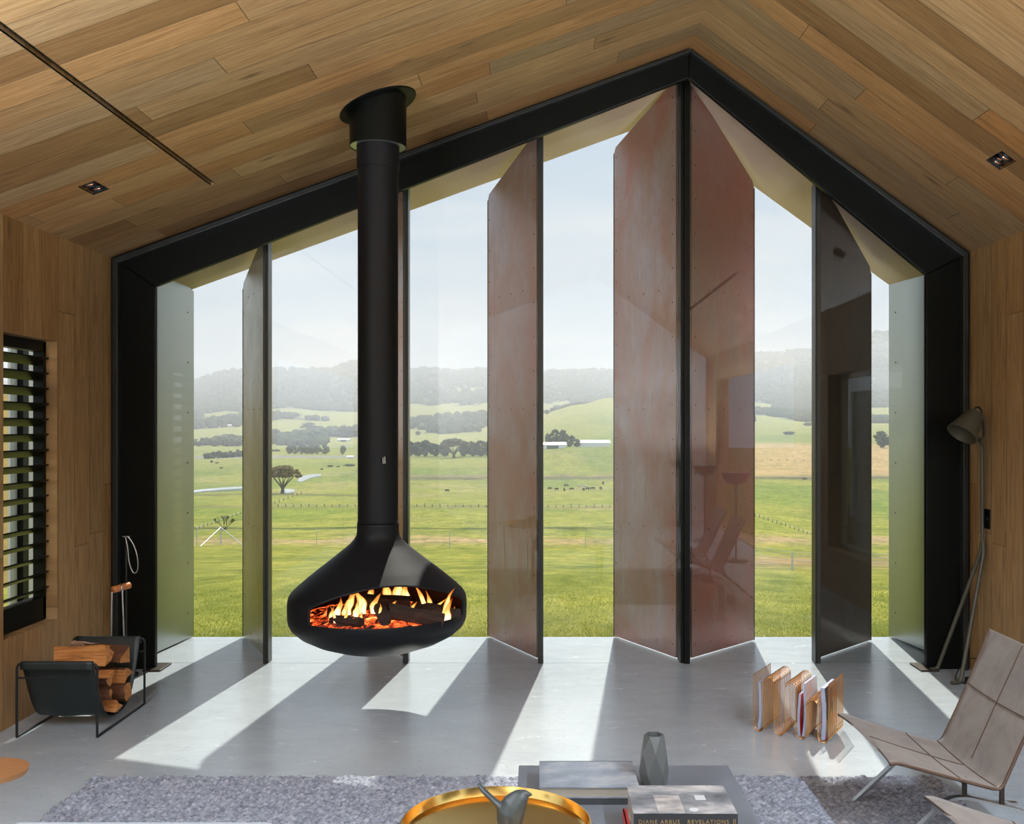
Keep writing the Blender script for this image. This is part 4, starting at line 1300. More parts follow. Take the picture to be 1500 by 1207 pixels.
# ------------------------------------------------------------------ coffee table with books and vase
TZ = 0.415
bl_, br_ = PZ(760, 1119, TZ), PZ(1065, 1118, TZ)
tx0, tx1, ty1 = bl_.x, br_.x, 3.34
ty0 = 2.585
M['tabtop'] = principled('grey_blue_stone_top', srgb(106, 112, 120), 0.30, 0, 0.12, 6, coat=0.2, rvar=0.1)
root = thing('coffee_table', 'low square grey coffee table on the rug carrying books and a vase', 'coffee table', ((tx0 + tx1) / 2, (ty0 + ty1) / 2, 0.013))
w_, d_ = tx1 - tx0, ty1 - ty0
b = MB(); b.rbox((0, 0, TZ - 0.013 - 0.0125), (w_, d_, 0.025), 0.003); b.build('tabletop', M['tabtop'], root)
for sx in (-1, 1):
    for sy in (-1, 1):
        b = MB(); b.bbox((sx * (w_ / 2 - 0.02) - 0.014, sy * (d_ / 2 - 0.02) - 0.014, 0), (sx * (w_ / 2 - 0.02) + 0.014, sy * (d_ / 2 - 0.02) + 0.014, TZ - 0.038)); b.build('leg', M['blackm'], root)
b = MB()
for sy in (-1, 1): b.bbox((-w_ / 2 + 0.034, sy * (d_ / 2 - 0.02) - 0.012, TZ - 0.075), (w_ / 2 - 0.034, sy * (d_ / 2 - 0.02) + 0.012, TZ - 0.0385))
for sx in (-1, 1): b.bbox((sx * (w_ / 2 - 0.02) - 0.012, -d_ / 2 + 0.034, TZ - 0.075), (sx * (w_ / 2 - 0.02) + 0.012, d_ / 2 - 0.034, TZ - 0.0385))
b.build('apron', M['blackm'], root)

def photo_cover(name, a, c, e, scale=6, rough=0.25):
    m, N, out = new_mat(name)
    bs = N.n('ShaderNodeBsdfPrincipled'); N.t.links.new(bs.outputs[0], out.inputs[0])
    p = N.coord('Object')
    f = N.noise(N.mapping(p, (1.0, 2.0, 1.0)), scale, 5, 0.6, 0.2)
    N.set(bs, 'Base Color', N.ramp(f, [(0.3, a), (0.5, c), (0.7, e)]))
    bs.inputs['Roughness'].default_value = rough; bs.inputs['Coat Weight'].default_value = 0.3
    return m
def book(x0, x1, y0, y1, z0, t, label, mcov, mpage, spine='front', mspine=None, rz=0.0):
    cx_, cy_ = (x0 + x1) / 2, (y0 + y1) / 2
    root = thing('book', label, 'book', (cx_, cy_, z0), rz, group='books on the coffee table')
    w, d = x1 - x0, y1 - y0; k = 0.004
    b = MB(); b.bbox((-w / 2, -d / 2, 0), (w / 2, d / 2, k)); b.bbox((-w / 2, -d / 2, t - k), (w / 2, d / 2, t))
    b.build('cover', mcov, root)
    b = MB()
    if spine == 'front': b.bbox((-w / 2, -d / 2 - 0.0006, 0), (w / 2, -d / 2 + k, t)); pg = ((-w / 2 + k, -d / 2 + k, k), (w / 2 - k, d / 2 - k, t - k))
    elif spine == 'left': b.bbox((-w / 2 - 0.0006, -d / 2, 0), (-w / 2 + k, d / 2, t)); pg = ((-w / 2 + k, -d / 2 + k, k), (w / 2 - k, d / 2 - k, t - k))
    else: b.bbox((-w / 2, d / 2 - k, 0), (w / 2, d / 2 + 0.0006, t)); pg = ((-w / 2 + k, -d / 2 + k, k), (w / 2 - k, d / 2 - k, t - k))
    b.build('spine', mspine or mcov, root)
    MB().bbox(*pg).build('pages', mpage, root)
    return root
M['page'] = principled('cream_page_block', srgb(150, 146, 134), 0.8, 0, 0.25, 3, stretch=(1, 1, 180))
M['gbook'] = photo_cover('pale_grey_cover', srgb(104, 112, 122), srgb(134, 142, 152), srgb(164, 166, 166), 7)
M['dbook'] = principled('charcoal_book_cloth', srgb(58, 62, 64), 0.5, 0, 0.1, 20)
M['pbook'] = photo_cover('grey_photo_cover', srgb(72, 76, 82), srgb(128, 132, 136), srgb(196, 194, 190), 5)
M['bspine'] = principled('black_book_spine', (0.012, 0.014, 0.016), 0.35)
M['redc'] = principled('red_cover', srgb(206, 60, 58), 0.4)
zt2 = TZ
# stack behind: charcoal book below, pale grey book on top
q0 = PZ(790, 1114.5, TZ + 0.055); q1 = PZ(926, 1114.5, TZ + 0.055)
book(q0.x + 0.01, q1.x + 0.012, q0.y - 0.235, q0.y - 0.005, TZ + 0.0002, 0.018, 'charcoal book under the pale grey book at the back of the table', M['dbook'], M['dbook'])
book(q0.x, q1.x, q0.y - 0.232, q0.y, TZ + 0.0185, 0.036, 'pale grey coffee table book with a chair on its cover', M['gbook'], M['page'], spine='back')
# chair drawing printed on its cover
# front stack
r0 = PZ(918, 1150.5, 0.512); r1 = PZ(1058, 1148.5, 0.512); rf0 = PZ(928, 1193, 0.512); rf1 = PZ(1081, 1193, 0.512)
bx0, bx1 = (r0.x + rf0.x) / 2, (r1.x + rf1.x) / 2; by0, by1 = rf0.y, r0.y
zz = TZ + 0.0002
book(bx0 - 0.012, bx1 - 0.02, by0 + 0.012, by1 - 0.004, zz, 0.028, 'red edged book lying at the bottom of the front stack', M['redc'], M['page'], spine='left', mspine=M['redc'])
bk = book(bx0, bx1, by0, by1, zz + 0.0285, 0.512 - zz - 0.0285, 'large black spined photography book with gold lettering on top of the front stack', M['pbook'], M['page'], spine='front', mspine=M['bspine'])
M['gilt'] = principled('dull_gold_lettering', srgb(150, 122, 74), 0.4, 0.3)
fc = bpy.data.curves.new('spine_lettering', 'FONT'); fc.body = 'DIANE ARBUS   REVELATIONS'; fc.align_x = 'CENTER'; fc.align_y = 'CENTER'
fc.size = 0.0185; fc.space_character = 1.28; fc.extrude = 0.0003
fo_ = bpy.data.objects.new('spine_lettering', fc); C.objects.link(fo_); fo_.parent = bk
bpy.context.view_layer.update()
tme = bpy.data.meshes.new_from_object(fo_)
tme.materials.clear(); tme.materials.append(M['gilt'])
bpy.data.objects.remove(fo_); bpy.data.curves.remove(fc)
tx = [v.co.x for v in tme.vertices]; kx = 0.252 / (max(tx) - min(tx))
for v in tme.vertices: v.co.x *= kx; v.co.y *= kx * 1.05
fo_ = bpy.data.objects.new('spine_lettering', tme); C.objects.link(fo_); fo_.parent = bk
tk = 0.512 - zz - 0.0285
fo_.location = (-0.006, -(by1 - by0) / 2 - 0.001, tk - 0.021); fo_.rotation_euler = (math.radians(90), 0, 0)
b = MB()
for k in (0.134, 0.139): b.box((k, -(by1 - by0) / 2 - 0.001, tk - 0.021), (0.0016, 0.0008, 0.017))
b.build('spine_emblem', M['gilt'], bk)
# printed picture blocks on the top cover
M['pic1'] = photo_cover('light_photo_print', srgb(120, 120, 122), srgb(170, 168, 164), srgb(206, 202, 196), 9)
M['pic2'] = principled('pale_print_block', srgb(190, 194, 196), 0.3, coat=0.3)
MB().bbox((-0.075, -0.10, tk), (0.0, 0.03, tk + 0.0006)).build('cover_picture', M['pic1'], bk)
MB().bbox((0.045, -0.005, tk), (0.075, 0.03, tk + 0.0006)).build('cover_picture', M['pic2'], bk)
b = MB(); b.cyl((0.028, -0.075, tk), (0.028, -0.075, tk + 0.0006), 0.013, n=20); b.build('cover_emblem', M['pic2'], bk)

# vase, faceted concrete
vp = P(958, 1150, 3.10)
vr = [(0.0400, 0.0, 0.5), (0.0485, 0.062, 0.0), (0.0440, 0.132, 0.5), (0.0325, 0.185, 0.0), (0.0285, 0.185, 0.0), (0.030, 0.12, 0.0), (0.030, 0.03, 0.0)]
vs = []; fs = []
for (r, z, ph) in vr:
    for i in range(6):
        a = math.pi / 3 * (i + ph)
        vs.append((r * math.cos(a), r * math.sin(a), z))
def tri_band(k0, k1, ph0):
    for i in range(6):
        j = (i + 1) % 6
        if ph0 == 0.5:
            fs.append((k0 * 6 + i, k1 * 6 + j, k1 * 6 + i)); fs.append((k0 * 6 + i, k0 * 6 + j, k1 * 6 + j))
        else:
            fs.append((k0 * 6 + i, k0 * 6 + j, k1 * 6 + i)); fs.append((k0 * 6 + j, k1 * 6 + j, k1 * 6 + i))
tri_band(0, 1, 0.5); tri_band(1, 2, 0.0); tri_band(2, 3, 0.5)
for k in (3, 4, 5):
    for i in range(6):
        j = (i + 1) % 6
        fs.append((k * 6 + i, k * 6 + j, (k + 1) * 6 + j, (k + 1) * 6 + i))
fs.append(tuple(range(6))[::-1]); fs.append(tuple(36 + i for i in range(6)))
M['vase'] = principled('grey_matt_concrete_glaze', srgb(88, 92, 92), 0.42, 0, 0.06, 12)
b = MB(); b.add(vs, fs); o = b.build('faceted_vase', M['vase']); o.location = (vp.x, vp.y, TZ + 0.0003); o.rotation_euler = (0, 0, 0.0)
tag(o, 'small grey faceted vase standing behind the books on the coffee table', 'vase')

# ------------------------------------------------------------------ brass tray table and bird
M['brass'] = principled('polished_brass', (0.86, 0.56, 0.17), 0.16, 1.0, 0.06, 5, rvar=0.08)
tzt = 0.56; tc = PZ(726.5, 1204, tzt); tr_ = 0.2485
root = thing('tray_table', 'round polished brass tray table at the bottom of the picture', 'tray table', (tc.x, tc.y, 0))
b = MB(); b.lathe([(0.001, tzt - 0.027), (tr_ - 0.020, tzt - 0.027), (tr_ - 0.008, tzt - 0.024), (tr_ - 0.003, tzt - 0.012), (tr_, tzt), (tr_ + 0.002, tzt), (tr_ - 0.001, tzt - 0.013), (tr_ - 0.006, tzt - 0.027), (tr_ - 0.018, tzt - 0.031), (0.001, tzt - 0.031)], n=96)
b.build('tray', M['brass'], root, smooth=True, angle=50)
M['teak'] = principled('dark_stained_wood', srgb(92, 58, 34), 0.5, 0, 0.2, 20)
for k in range(3):
    a = [math.pi - 0.06, 0.05, -math.pi / 2][k]
    r = tr_ + 0.0085
    b = MB(); b.tube([((r - 0.02) * math.cos(a), (r - 0.02) * math.sin(a), 0.014 if k != 1 else 0.014), (r * math.cos(a), r * math.sin(a), tzt - 0.012)], 0.006, 10); b.build('leg', M['teak'], root, smooth=True, angle=60)
b = MB(); ri = [((tr_ - 0.012) * math.cos(t), (tr_ - 0.012) * math.sin(t), tzt - 0.041) for t in np.linspace(0, 2 * math.pi, 49)[:-1]]
b.tube(ri, 0.006, 8, closed=True); b.build('ring', M['teak'], root, smooth=True)
# bird figurine (body grown as one surface)
M['bird'] = principled('slate_grey_ceramic', srgb(62, 70, 72), 0.42, 0, 0.06, 20)
yb = tc.y + 0.02; bz = tzt - 0.0265
b = MB(); w = lambda x, y, yo=0.0: P(x, y, yb + yo)
bb = P(749, 1187, yb); dzb = bz - bb.z
def wv(x, y, yo=0.0):
    p = P(x, y, yb + yo); p.z += dzb; return p
b.tube([wv(749, 1188.0), wv(749, 1184), wv(747, 1174), wv(748, 1162), wv(754, 1151), wv(760, 1143), wv(765, 1136.5), wv(768, 1131)], 1.0, 24, radii=[0.018, 0.0275, 0.035, 0.0375, 0.033, 0.0265, 0.020, 0.004], up=(0, 1, 0))
b.tube([wv(700, 1121), wv(708, 1131), wv(722, 1144), wv(736, 1157), wv(748, 1166)], 1.0, 16, radii=[0.0085, 0.0125, 0.0135, 0.018, 0.020], up=(0, 1, 0), flat=0.55)
b.tube([wv(762, 1138), wv(770, 1136), wv(777, 1136.8), wv(780.5, 1137.5)], 1.0, 12, radii=[0.016, 0.011, 0.005, 0.0012])
o = b.build('bird_figurine', M['bird'], smooth=True, angle=180)
rm = o.modifiers.new('fuse', 'REMESH'); rm.mode = 'VOXEL'; rm.voxel_size = 0.0022; rm.use_smooth_shade = True
sm2 = o.modifiers.new('soft', 'SMOOTH'); sm2.factor = 0.5; sm2.iterations = 6
tag(o, 'grey ceramic bird figurine with a raised tail standing on the brass tray', 'figurine')

# ------------------------------------------------------------------ daybed and wooden side table at the bottom left
M['fabric'] = principled('pale_blue_grey_wool', srgb(150, 162, 172), 0.9, 0, 0.08, 60, bump=0.25, bscale=300, sheen=0.4)
oz = 0.40
d0, d1 = PZ(20, 1199, oz), PZ(412, 1199, oz)
root = thing('daybed', 'pale blue grey upholstered daybed edge at the bottom left', 'daybed', ((d0.x + d1.x) / 2, d0.y - 0.42, 0.014))
wd = d1.x - d0.x
b = MB(); b.rbox((0, 0, oz - 0.014 - 0.085), (wd, 0.84, 0.17), 0.035, 5); b.build('cushion', M['fabric'], root, smooth=True)
b = MB(); b.rbox((0, 0, oz - 0.014 - 0.20), (wd - 0.03, 0.80, 0.055), 0.006); b.build('base', M['teak'], root)
for sx in (-1, 1):
    for sy in (-1, 1):
        b = MB(); b.cyl((sx * (wd / 2 - 0.08), sy * 0.34, 0), (sx * (wd / 2 - 0.08), sy * 0.34, 0.162), 0.013, 0.018, 12); b.build('leg', M['teak'], root, smooth=True)
M['oakp'] = principled('oak_veneer_top', srgb(150, 104, 66), 0.38, 0, 0.2, 3, stretch=(2.0, 14, 1), coat=0.15)
M['plye'] = principled('pale_plywood_edge', srgb(176, 130, 86), 0.45, 0, 0.15, 20, stretch=(1, 1, 10))
stz = 0.40
sc0 = PZ(-25, 1128, stz)
root = thing('side_table', 'small round oak topped side table at the left edge', 'side table', (sc0.x, sc0.y, 0))
ra = (37 + 25) * sc0.y / F_PX
b = MB(); n = 64
b.mi = 0; top_ = [(ra * math.cos(t), ra * 0.86 * math.sin(t), stz) for t in np.linspace(0, 2 * math.pi, n + 1)[:-1]]
low_ = [(x * 0.97, y * 0.97, stz - 0.018) for x, y, z in top_]
b.add(top_ + low_, [tuple(range(n))])
b.mi = 1; b.add(top_ + low_, [tuple(range(n, 2 * n))[::-1]] + [(i, n + i, n + (i + 1) % n, (i + 1) % n) for i in range(n)])
b.build('tabletop', [M['oakp'], M['plye']], root, smooth=True, angle=30)
for k in range(3):
    a = 2.1 * k + 0.5
    b = MB(); b.cyl((ra * 0.26 * math.cos(a), ra * 0.26 * math.sin(a), 0.0), (ra * 0.22 * math.cos(a), ra * 0.22 * math.sin(a), stz - 0.018), 0.009, 0.012, 12); b.build('leg', M['oakp'], root, smooth=True)

# ------------------------------------------------------------------ stands of the added fill uplighters, out of frame
for i, (ux_, uy_) in enumerate(FILL_UPLIGHTS):
    root = thing('fill_uplighter', 'added black fill uplighter out of frame by the %s wall %s the camera' % ('left' if ux_ < 0 else 'right', 'beside' if uy_ > 0 else 'behind'), 'floor lamp', (ux_, uy_, 0), group='added fill uplighters')
    b = MB(); b.lathe([(0.001, 0.0), (0.14, 0.0), (0.14, 0.015), (0.012, 0.022), (0.012, UP_Z - 0.10)], n=32); b.build('stand', M['blackm'], root, smooth=True, angle=40)
    b = MB(); b.lathe([(0.02, UP_Z - 0.10), (0.12, UP_Z - 0.06), (0.185, UP_Z + 0.05), (0.180, UP_Z + 0.05), (0.115, UP_Z - 0.045), (0.02, UP_Z - 0.085)], n=40); b.build('bowl', M['blackm'], root, smooth=True, angle=40)

# ================================================================== OUTSIDE: VALLEY, TREES, FENCES
def vnoise(x, y, seed=0):
    xi, yi = np.floor(x).astype(np.int64), np.floor(y).astype(np.int64)
    xf, yf = x - xi, y - yi
    def h(a, b): return np.mod(np.sin(a * 127.1 + b * 311.7 + seed * 74.7) * 43758.5453, 1.0)
    sx, sy = xf * xf * (3 - 2 * xf), yf * yf * (3 - 2 * yf)
    return (h(xi, yi) * (1 - sx) + h(xi + 1, yi) * sx) * (1 - sy) + (h(xi, yi + 1) * (1 - sx) + h(xi + 1, yi + 1) * sx) * sy
def fbm(x, y, seed=0, o=4):
    s = 0; a = 0.5; t = 0
    for k in range(o):
        s = s + a * vnoise(x * 2 ** k, y * 2 ** k, seed + k); t += a; a *= 0.5
    return s / t
YN = np.array([7.2, 12, 20, 67, 100, 150, 250, 420, 552, 700, 986, 1300, 1700, 2200, 3000, 4500, 6600.0])
LYN = np.log(YN)
COLS = {
    -800: [943, 877, 838, 798, 778, 762, 742, 724, 708, 692, 670, 658, 645, 622, 602, 560, 575],
    284: [943, 877, 838, 798, 778, 762, 742, 724, 708, 692, 670, 656, 645, 620, 598, 556, 570],
    330: [943, 877, 838, 798, 778, 762, 742, 724, 708, 692, 670, 656, 643, 617, 594, 544, 560],
    420: [943, 877, 838, 798, 778, 762, 742, 722, 706, 690, 668, 655, 641, 614, 592, 541, 556],
    480: [943, 877, 838, 798, 778, 762, 742, 722, 705, 690, 668, 654, 640, 618, 596, 542, 556],
    522: [943, 877, 838, 798, 778, 762, 742, 721, 704, 688, 668, 653, 640, 620, 598, 530, 550],
    600: [943, 877, 838, 799, 778, 762, 742, 720, 704, 686, 668, 655, 640, 612, 590, 545, 547],
    700: [943, 877, 838, 800, 778, 762, 742, 719, 703, 682, 666, 652, 638, 609, 588, 545, 541],
    795: [943, 877, 838, 799, 778, 762, 742, 718, 700, 658, 644, 622, 604, 608, 590, 546, 556],
    850: [943, 877, 838, 799, 778, 762, 742, 717, 698, 656, 640, 614, 592, 602, 588, 544, 556],
    892: [943, 877, 838, 799, 779, 763, 742, 716, 697, 656, 638, 608, 582, 598, 585, 543, 556],
    1000: [943, 877, 838, 804, 782, 764, 742, 712, 694, 664, 640, 618, 592, 600, 580, 532, 550],
    1110: [943, 877, 838, 812, 787, 764, 740, 706, 690, 664, 640, 622, 606, 601, 572, 521, 540],
    1190: [943, 877, 838, 816, 792, 770, 742, 705, 688, 658, 637, 625, 612, 603, 566, 514, 535],
    1300: [943, 877, 838, 822, 796, 772, 742, 706, 690, 662, 640, 627, 612, 595, 555, 487, 510],
    2400: [943, 877, 838, 822, 796, 772, 742, 706, 690, 662, 640, 627, 612, 595, 555, 480, 510],
}
cpx = np.array(sorted(COLS)); ctab = np.array([COLS[k] for k in sorted(COLS)], dtype=float)
def yimg(px, Y):
    px = np.asarray(px, float); lY = np.log(np.asarray(Y, float))
    j = np.clip(np.searchsorted(LYN, lY) - 1, 0, len(LYN) - 2); t = np.clip((lY - LYN[j]) / (LYN[j + 1] - LYN[j]), 0, 1)
    i = np.clip(np.searchsorted(cpx, px) - 1, 0, len(cpx) - 2); s = np.clip((px - cpx[i]) / (cpx[i + 1] - cpx[i]), 0, 1)
    s = s * s * (3 - 2 * s)
    a = ctab[i, j] * (1 - t) + ctab[i, j + 1] * t; c = ctab[i + 1, j] * (1 - t) + ctab[i + 1, j + 1] * t
    return a * (1 - s) + c * s
def terr_z(u, Y):
    px = CX + u * F_PX
    z = EYE - (yimg(px, Y) - CY) * Y / F_PX
    x = u * Y
    amp = np.clip((Y - 25) / 400, 0, 1) * 1.2 + np.clip((Y - 1500) / 2500, 0, 1) * 26
    z = z + amp * (fbm(x / (40 + Y * 0.05), Y / (60 + Y * 0.08), 3) - 0.5)
    z = z + np.clip((Y - 3300) / 900, 0, 1) * 16 * (fbm(x / 70, Y / 200, 11) - 0.5)
    return z
def ground(px, py):
    ys = np.exp(np.linspace(math.log(8), math.log(4400), 1500))
    yi = yimg(np.full_like(ys, px), ys)
    k = np.argmax(yi < py)
    Y = ys[k]
    u = (px - CX) / F_PX
    return Vector((u * Y, Y, float(terr_z(np.array([u]), np.array([Y]))[0])))

us = np.concatenate([np.linspace(-1.25, -0.46, 24)[:-1], np.linspace(-0.46, 0.46, 640), np.linspace(0.46, 1.25, 24)[1:]])
Ys = np.exp(np.linspace(math.log(7.245), math.log(6600), 470))
U, YY = np.meshgrid(us, Ys)
ZZ = terr_z(U, YY); XX = U * YY; PXX = CX + U * F_PX; YI = yimg(PXX, YY)
def forest_mask(px, Y, yi, x):
    n1 = fbm(x / 160, Y / 260, 21); n2 = fbm(x / 420, Y / 700, 22)
    far = ((Y > 2700) & (n2 + 0.35 * n1 > 0.50 - np.clip((585 - yi) / 45, 0, 1) * 0.22))
    mid = ((Y > 1350) & (Y <= 2700) & (0.6 * n1 + 0.4 * n2 > 0.60))
    low = (Y < 0)
    hill = (px > 770) & (px < 1010) & (Y < 2100)
    m = (far | mid | low) & ~(hill & (n1 < 0.68))
    right = (px > 1100)
    band = right & (Y > 2150) & (Y < 3300) & (n1 + (px - 1125) / 160 > 0.42)
    clear = right & (Y > 900) & (Y < 2150) & (n1 < 0.66)
    return (m | band) & ~clear
FM = forest_mask(PXX, YY, YI, XX)
n_a = fbm(XX / 26, YY / 60, 5); n_b = fbm(XX / 5, YY / 9, 6); n_c = fbm(XX / 90, YY / 160, 7)
def colmix(a, b_, t): return a * (1 - t[..., None]) + np.array(b_) * t[..., None]
col = np.zeros(XX.shape + (3,)); col[:] = (0.215, 0.222, 0.034)                       # mown lawn
col = colmix(col, (0.235, 0.250, 0.050), np.clip((YY - 60) / 60, 0, 1) * (0.35 + 0.65 * n_a))      # paddocks
col = colmix(col, (0.30, 0.255, 0.105), np.clip((n_a - 0.52) * 6, 0, 1) * np.clip((YY - 110) / 60, 0, 1) * (YY < 700) * 0.55)
col = colmix(col, (0.13, 0.19, 0.028), np.clip((n_c - 0.52) * 8, 0, 1) * (YY > 90) * 0.7)
band = lambda c, w, wob=0.0: np.exp(-(((YI + wob * (n_b - 0.5) * 2) - c) / w) ** 2)
front = (PXX < 1100)
col = colmix(col, (0.36, 0.255, 0.13), np.clip(band(791, 7, 4) * np.clip(n_b * 2.6 - 0.55, 0, 1), 0, 1) * (PXX > 430) + np.clip(band(793, 5, 4) * 0.7, 0, 1) * (PXX <= 430))
col = colmix(col, (0.055, 0.075, 0.022), np.clip(band(773.5, 1.6, 2.5) * np.clip(n_b * 2.2, 0, 1), 0, 1) * front)
col = colmix(col, (0.20, 0.17, 0.07), np.clip(band(742.5, 1.6, 1.0) * 0.8, 0, 1) * front)
col = colmix(col, (0.09, 0.085, 0.05), np.clip(band(700.5, 2.2, 2) * 0.9, 0, 1) * ((PXX > 590)))
col = colmix(col, (0.24, 0.17, 0.11), np.clip(band(697.0, 1.3, 1) * 0.9, 0, 1) * ((PXX > 590)))
col = colmix(col, (0.08, 0.09, 0.04), np.clip(band(725.5, 1.3, 1.5) * 0.8, 0, 1) * (PXX < 600))
col = colmix(col, (0.23, 0.22, 0.21), np.clip(band(669.5, 1.6) * 1.2, 0, 1) * (PXX < 600) * (YY > 800))        # road
brown = np.clip((PXX - 1090) / 20, 0, 1) * np.clip((YI - 648) / 4, 0, 1) * np.clip((699 - YI) / 5, 0, 1)
col = colmix(col, (0.42, 0.28, 0.12), brown * (0.7 + 0.3 * n_a))
right = np.clip((PXX - 1090) / 20, 0, 1)
col = colmix(col, (0.25, 0.18, 0.08), right * np.exp(-((YI - 823) / 9) ** 2) * np.clip(n_b * 2, 0, 1))
col = colmix(col, (0.30, 0.30, 0.075), np.clip((YY - 1150) / 300, 0, 1) * 0.8)
col[FM] = (0.060, 0.080, 0.032)
me = bpy.data.meshes.new('ground')
I = np.arange(XX.size).reshape(XX.shape)
quads = np.stack([I[:-1, :-1], I[:-1, 1:], I[1:, 1:], I[1:, :-1]], -1).reshape(-1, 4)
def terrain_mat():
    m, N, out = new_mat('pasture')
    bs = N.n('ShaderNodeBsdfPrincipled'); N.t.links.new(bs.outputs[0], out.inputs[0])
    at = N.n('ShaderNodeAttribute', attribute_name='soil_colour')
    p = N.pos()
    f1 = N.noise(N.mapping(p, (1.0, 1.0, 1.0)), 22.0, 4, 0.7)
    f2 = N.noise(N.mapping(p, (1.0, 0.35, 1.0)), 1.6, 5, 0.65, 0.5)
    f3 = N.noise(N.mapping(p, (1.0, 0.4, 1.0)), 0.11, 5, 0.65, 0.4)
    c = N.mix(1.0, at.outputs[0], N.ramp(f1, [(0.3, (0.62, 0.66, 0.6)), (0.7, (1.25, 1.22, 1.3))]), 'MULTIPLY')
    c = N.mix(1.0, c, N.ramp(f2, [(0.32, (0.55, 0.64, 0.5)), (0.68, (1.42, 1.30, 1.5))]), 'MULTIPLY')
    c = N.mix(1.0, c, N.ramp(f3, [(0.3, (0.72, 0.78, 0.7)), (0.7, (1.26, 1.18, 1.2))]), 'MULTIPLY')
    f4 = N.noise(N.mapping(p, (1.0, 0.45, 1.0)), 0.42, 6, 0.7, 0.6)
    c = N.mix(1.0, c, N.ramp(f4, [(0.34, (0.66, 0.74, 0.66)), (0.5, (1.0, 1.0, 1.0)), (0.66, (1.34, 1.22, 1.25))]), 'MULTIPLY')
    N.set(bs, 'Base Color', c)
    bs.inputs['Roughness'].default_value = 0.95; bs.inputs['Specular IOR Level'].default_value = 0.1
    N.set(bs, 'Normal', N.bump(f1, 0.35, 0.02))
    return m
M['pasture'] = terrain_mat()
co = np.stack([XX, YY, ZZ], -1).reshape(-1, 3)
g = np_mesh('ground', co, quads, M['pasture'])
at = g.data.attributes.new('soil_colour', 'FLOAT_COLOR', 'POINT')
at.data.foreach_set('color', np.concatenate([col.reshape(-1, 3), np.ones((XX.size, 1))], 1).astype(np.float32).ravel())
g['kind'] = 'structure'
# level lawn beside and behind the house
M['lawn'] = principled('mown_lawn', (0.215, 0.222, 0.034), 0.95, 0, 0.3, 3.0, spec=0.1)
b = MB()
for (lo, hi) in (((-60, -60, -0.3), (XL - 0.36, 7.24, -0.06)), ((XR + 0.36, -60, -0.3), (60, 7.24, -0.06)), ((XL - 0.36, -60, -0.3), (XR + 0.36, YB - 0.21, -0.06))):
    b.bbox(lo, hi)
o = b.build('lawn', M['lawn'], kind='structure')

# grass blades near the terrace edge
nb = 90000
yb_ = 7.25 + 16.0 * rng.random(nb) ** 2.2 * rng.random(nb) ** 0.3
xb_ = (rng.random(nb) * 2 - 1) * (yb_ * 0.43 + 0.5)
zb_ = terr_z(xb_ / yb_, yb_)
hgt = (0.010 + 0.015 * rng.random(nb)) * np.clip((24 - yb_) / 12, 0.2, 1) * (0.7 + 0.6 * fbm(xb_ / 0.6, yb_ / 0.6, 31))
wd_ = 0.0025 + 0.002 * rng.random(nb) + 0.0004 * (yb_ - 7)
ang = rng.random(nb) * math.pi; ln = rng.normal(0, 0.012, (nb, 2))
dxb, dyb = np.cos(ang) * wd_, np.sin(ang) * wd_
v0 = np.stack([xb_ - dxb, yb_ - dyb, zb_ - 0.004], -1); v1 = np.stack([xb_ + dxb, yb_ + dyb, zb_ - 0.004], -1)
v2 = np.stack([xb_ + ln[:, 0], np.maximum(yb_ + ln[:, 1], 7.251), zb_ + hgt], -1)
co = np.stack([v0, v1, v2], 1).reshape(-1, 3)
def blade_mat():
    m, N, out = new_mat('grass_blade')
    f = N.noise(N.coord('Object'), 1.6, 5, 0.65, 0.4)
    c = N.ramp(f, [(0.3, (0.20, 0.25, 0.03)), (0.55, (0.29, 0.31, 0.05)), (0.8, (0.42, 0.38, 0.10))])
    d_ = N.n('ShaderNodeBsdfDiffuse'); N.set(d_, 0, c)
    t_ = N.n('ShaderNodeBsdfTranslucent'); N.set(t_, 0, c)
    mx_ = N.n('ShaderNodeMixShader'); N.set(mx_, 0, 0.5); N.set(mx_, 1, d_.outputs[0]); N.set(mx_, 2, t_.outputs[0])
    N.t.links.new(mx_.outputs[0], out.inputs[0])
    return m
M['blade_g'] = blade_mat()
gr = np_mesh('grass_blades', co, np.arange(nb * 3).reshape(-1, 3), M['blade_g'], smooth=False)
tag(gr, 'short mown green lawn grass just beyond the terrace edge', 'grass', kind='stuff')

# forest canopy on the hills (nobody could count it)
t_ = (1 + 5 ** 0.5) / 2
ico = np.array([(-1, t_, 0), (1, t_, 0), (-1, -t_, 0), (1, -t_, 0), (0, -1, t_), (0, 1, t_), (0, -1, -t_), (0, 1, -t_), (t_, 0, -1), (t_, 0, 1), (-t_, 0, -1), (-t_, 0, 1)]) / math.sqrt(1 + t_ * t_)
icf = np.array([(0, 11, 5), (0, 5, 1), (0, 1, 7), (0, 7, 10), (0, 10, 11), (1, 5, 9), (5, 11, 4), (11, 10, 2), (10, 7, 6), (7, 1, 8), (3, 9, 4), (3, 4, 2), (3, 2, 6), (3, 6, 8), (3, 8, 9), (4, 9, 5), (2, 4, 11), (6, 2, 10), (8, 6, 7), (9, 8, 1)])
nc_ = 30000
Yc = np.exp(rng.uniform(math.log(1050), math.log(5000), nc_)); uc = rng.uniform(-0.47, 0.47, nc_)
keep = forest_mask(CX + uc * F_PX, Yc, yimg(CX + uc * F_PX, Yc), uc * Yc)
Yc, uc = Yc[keep][:9000], uc[keep][:9000]
rc = (4.0 + 4.0 * rng.random(len(Yc))) * (1 + Yc / 4500)
base = np.stack([uc * Yc, Yc, terr_z(uc, Yc) + rc * 0.4], -1)
vv = base[:, None, :] + ico[None] * rc[:, None, None] * np.array([1, 1, 0.85]) * (0.8 + 0.4 * rng.random((len(Yc), 12, 1)))
ff = icf[None] + (np.arange(len(Yc)) * 12)[:, None, None]
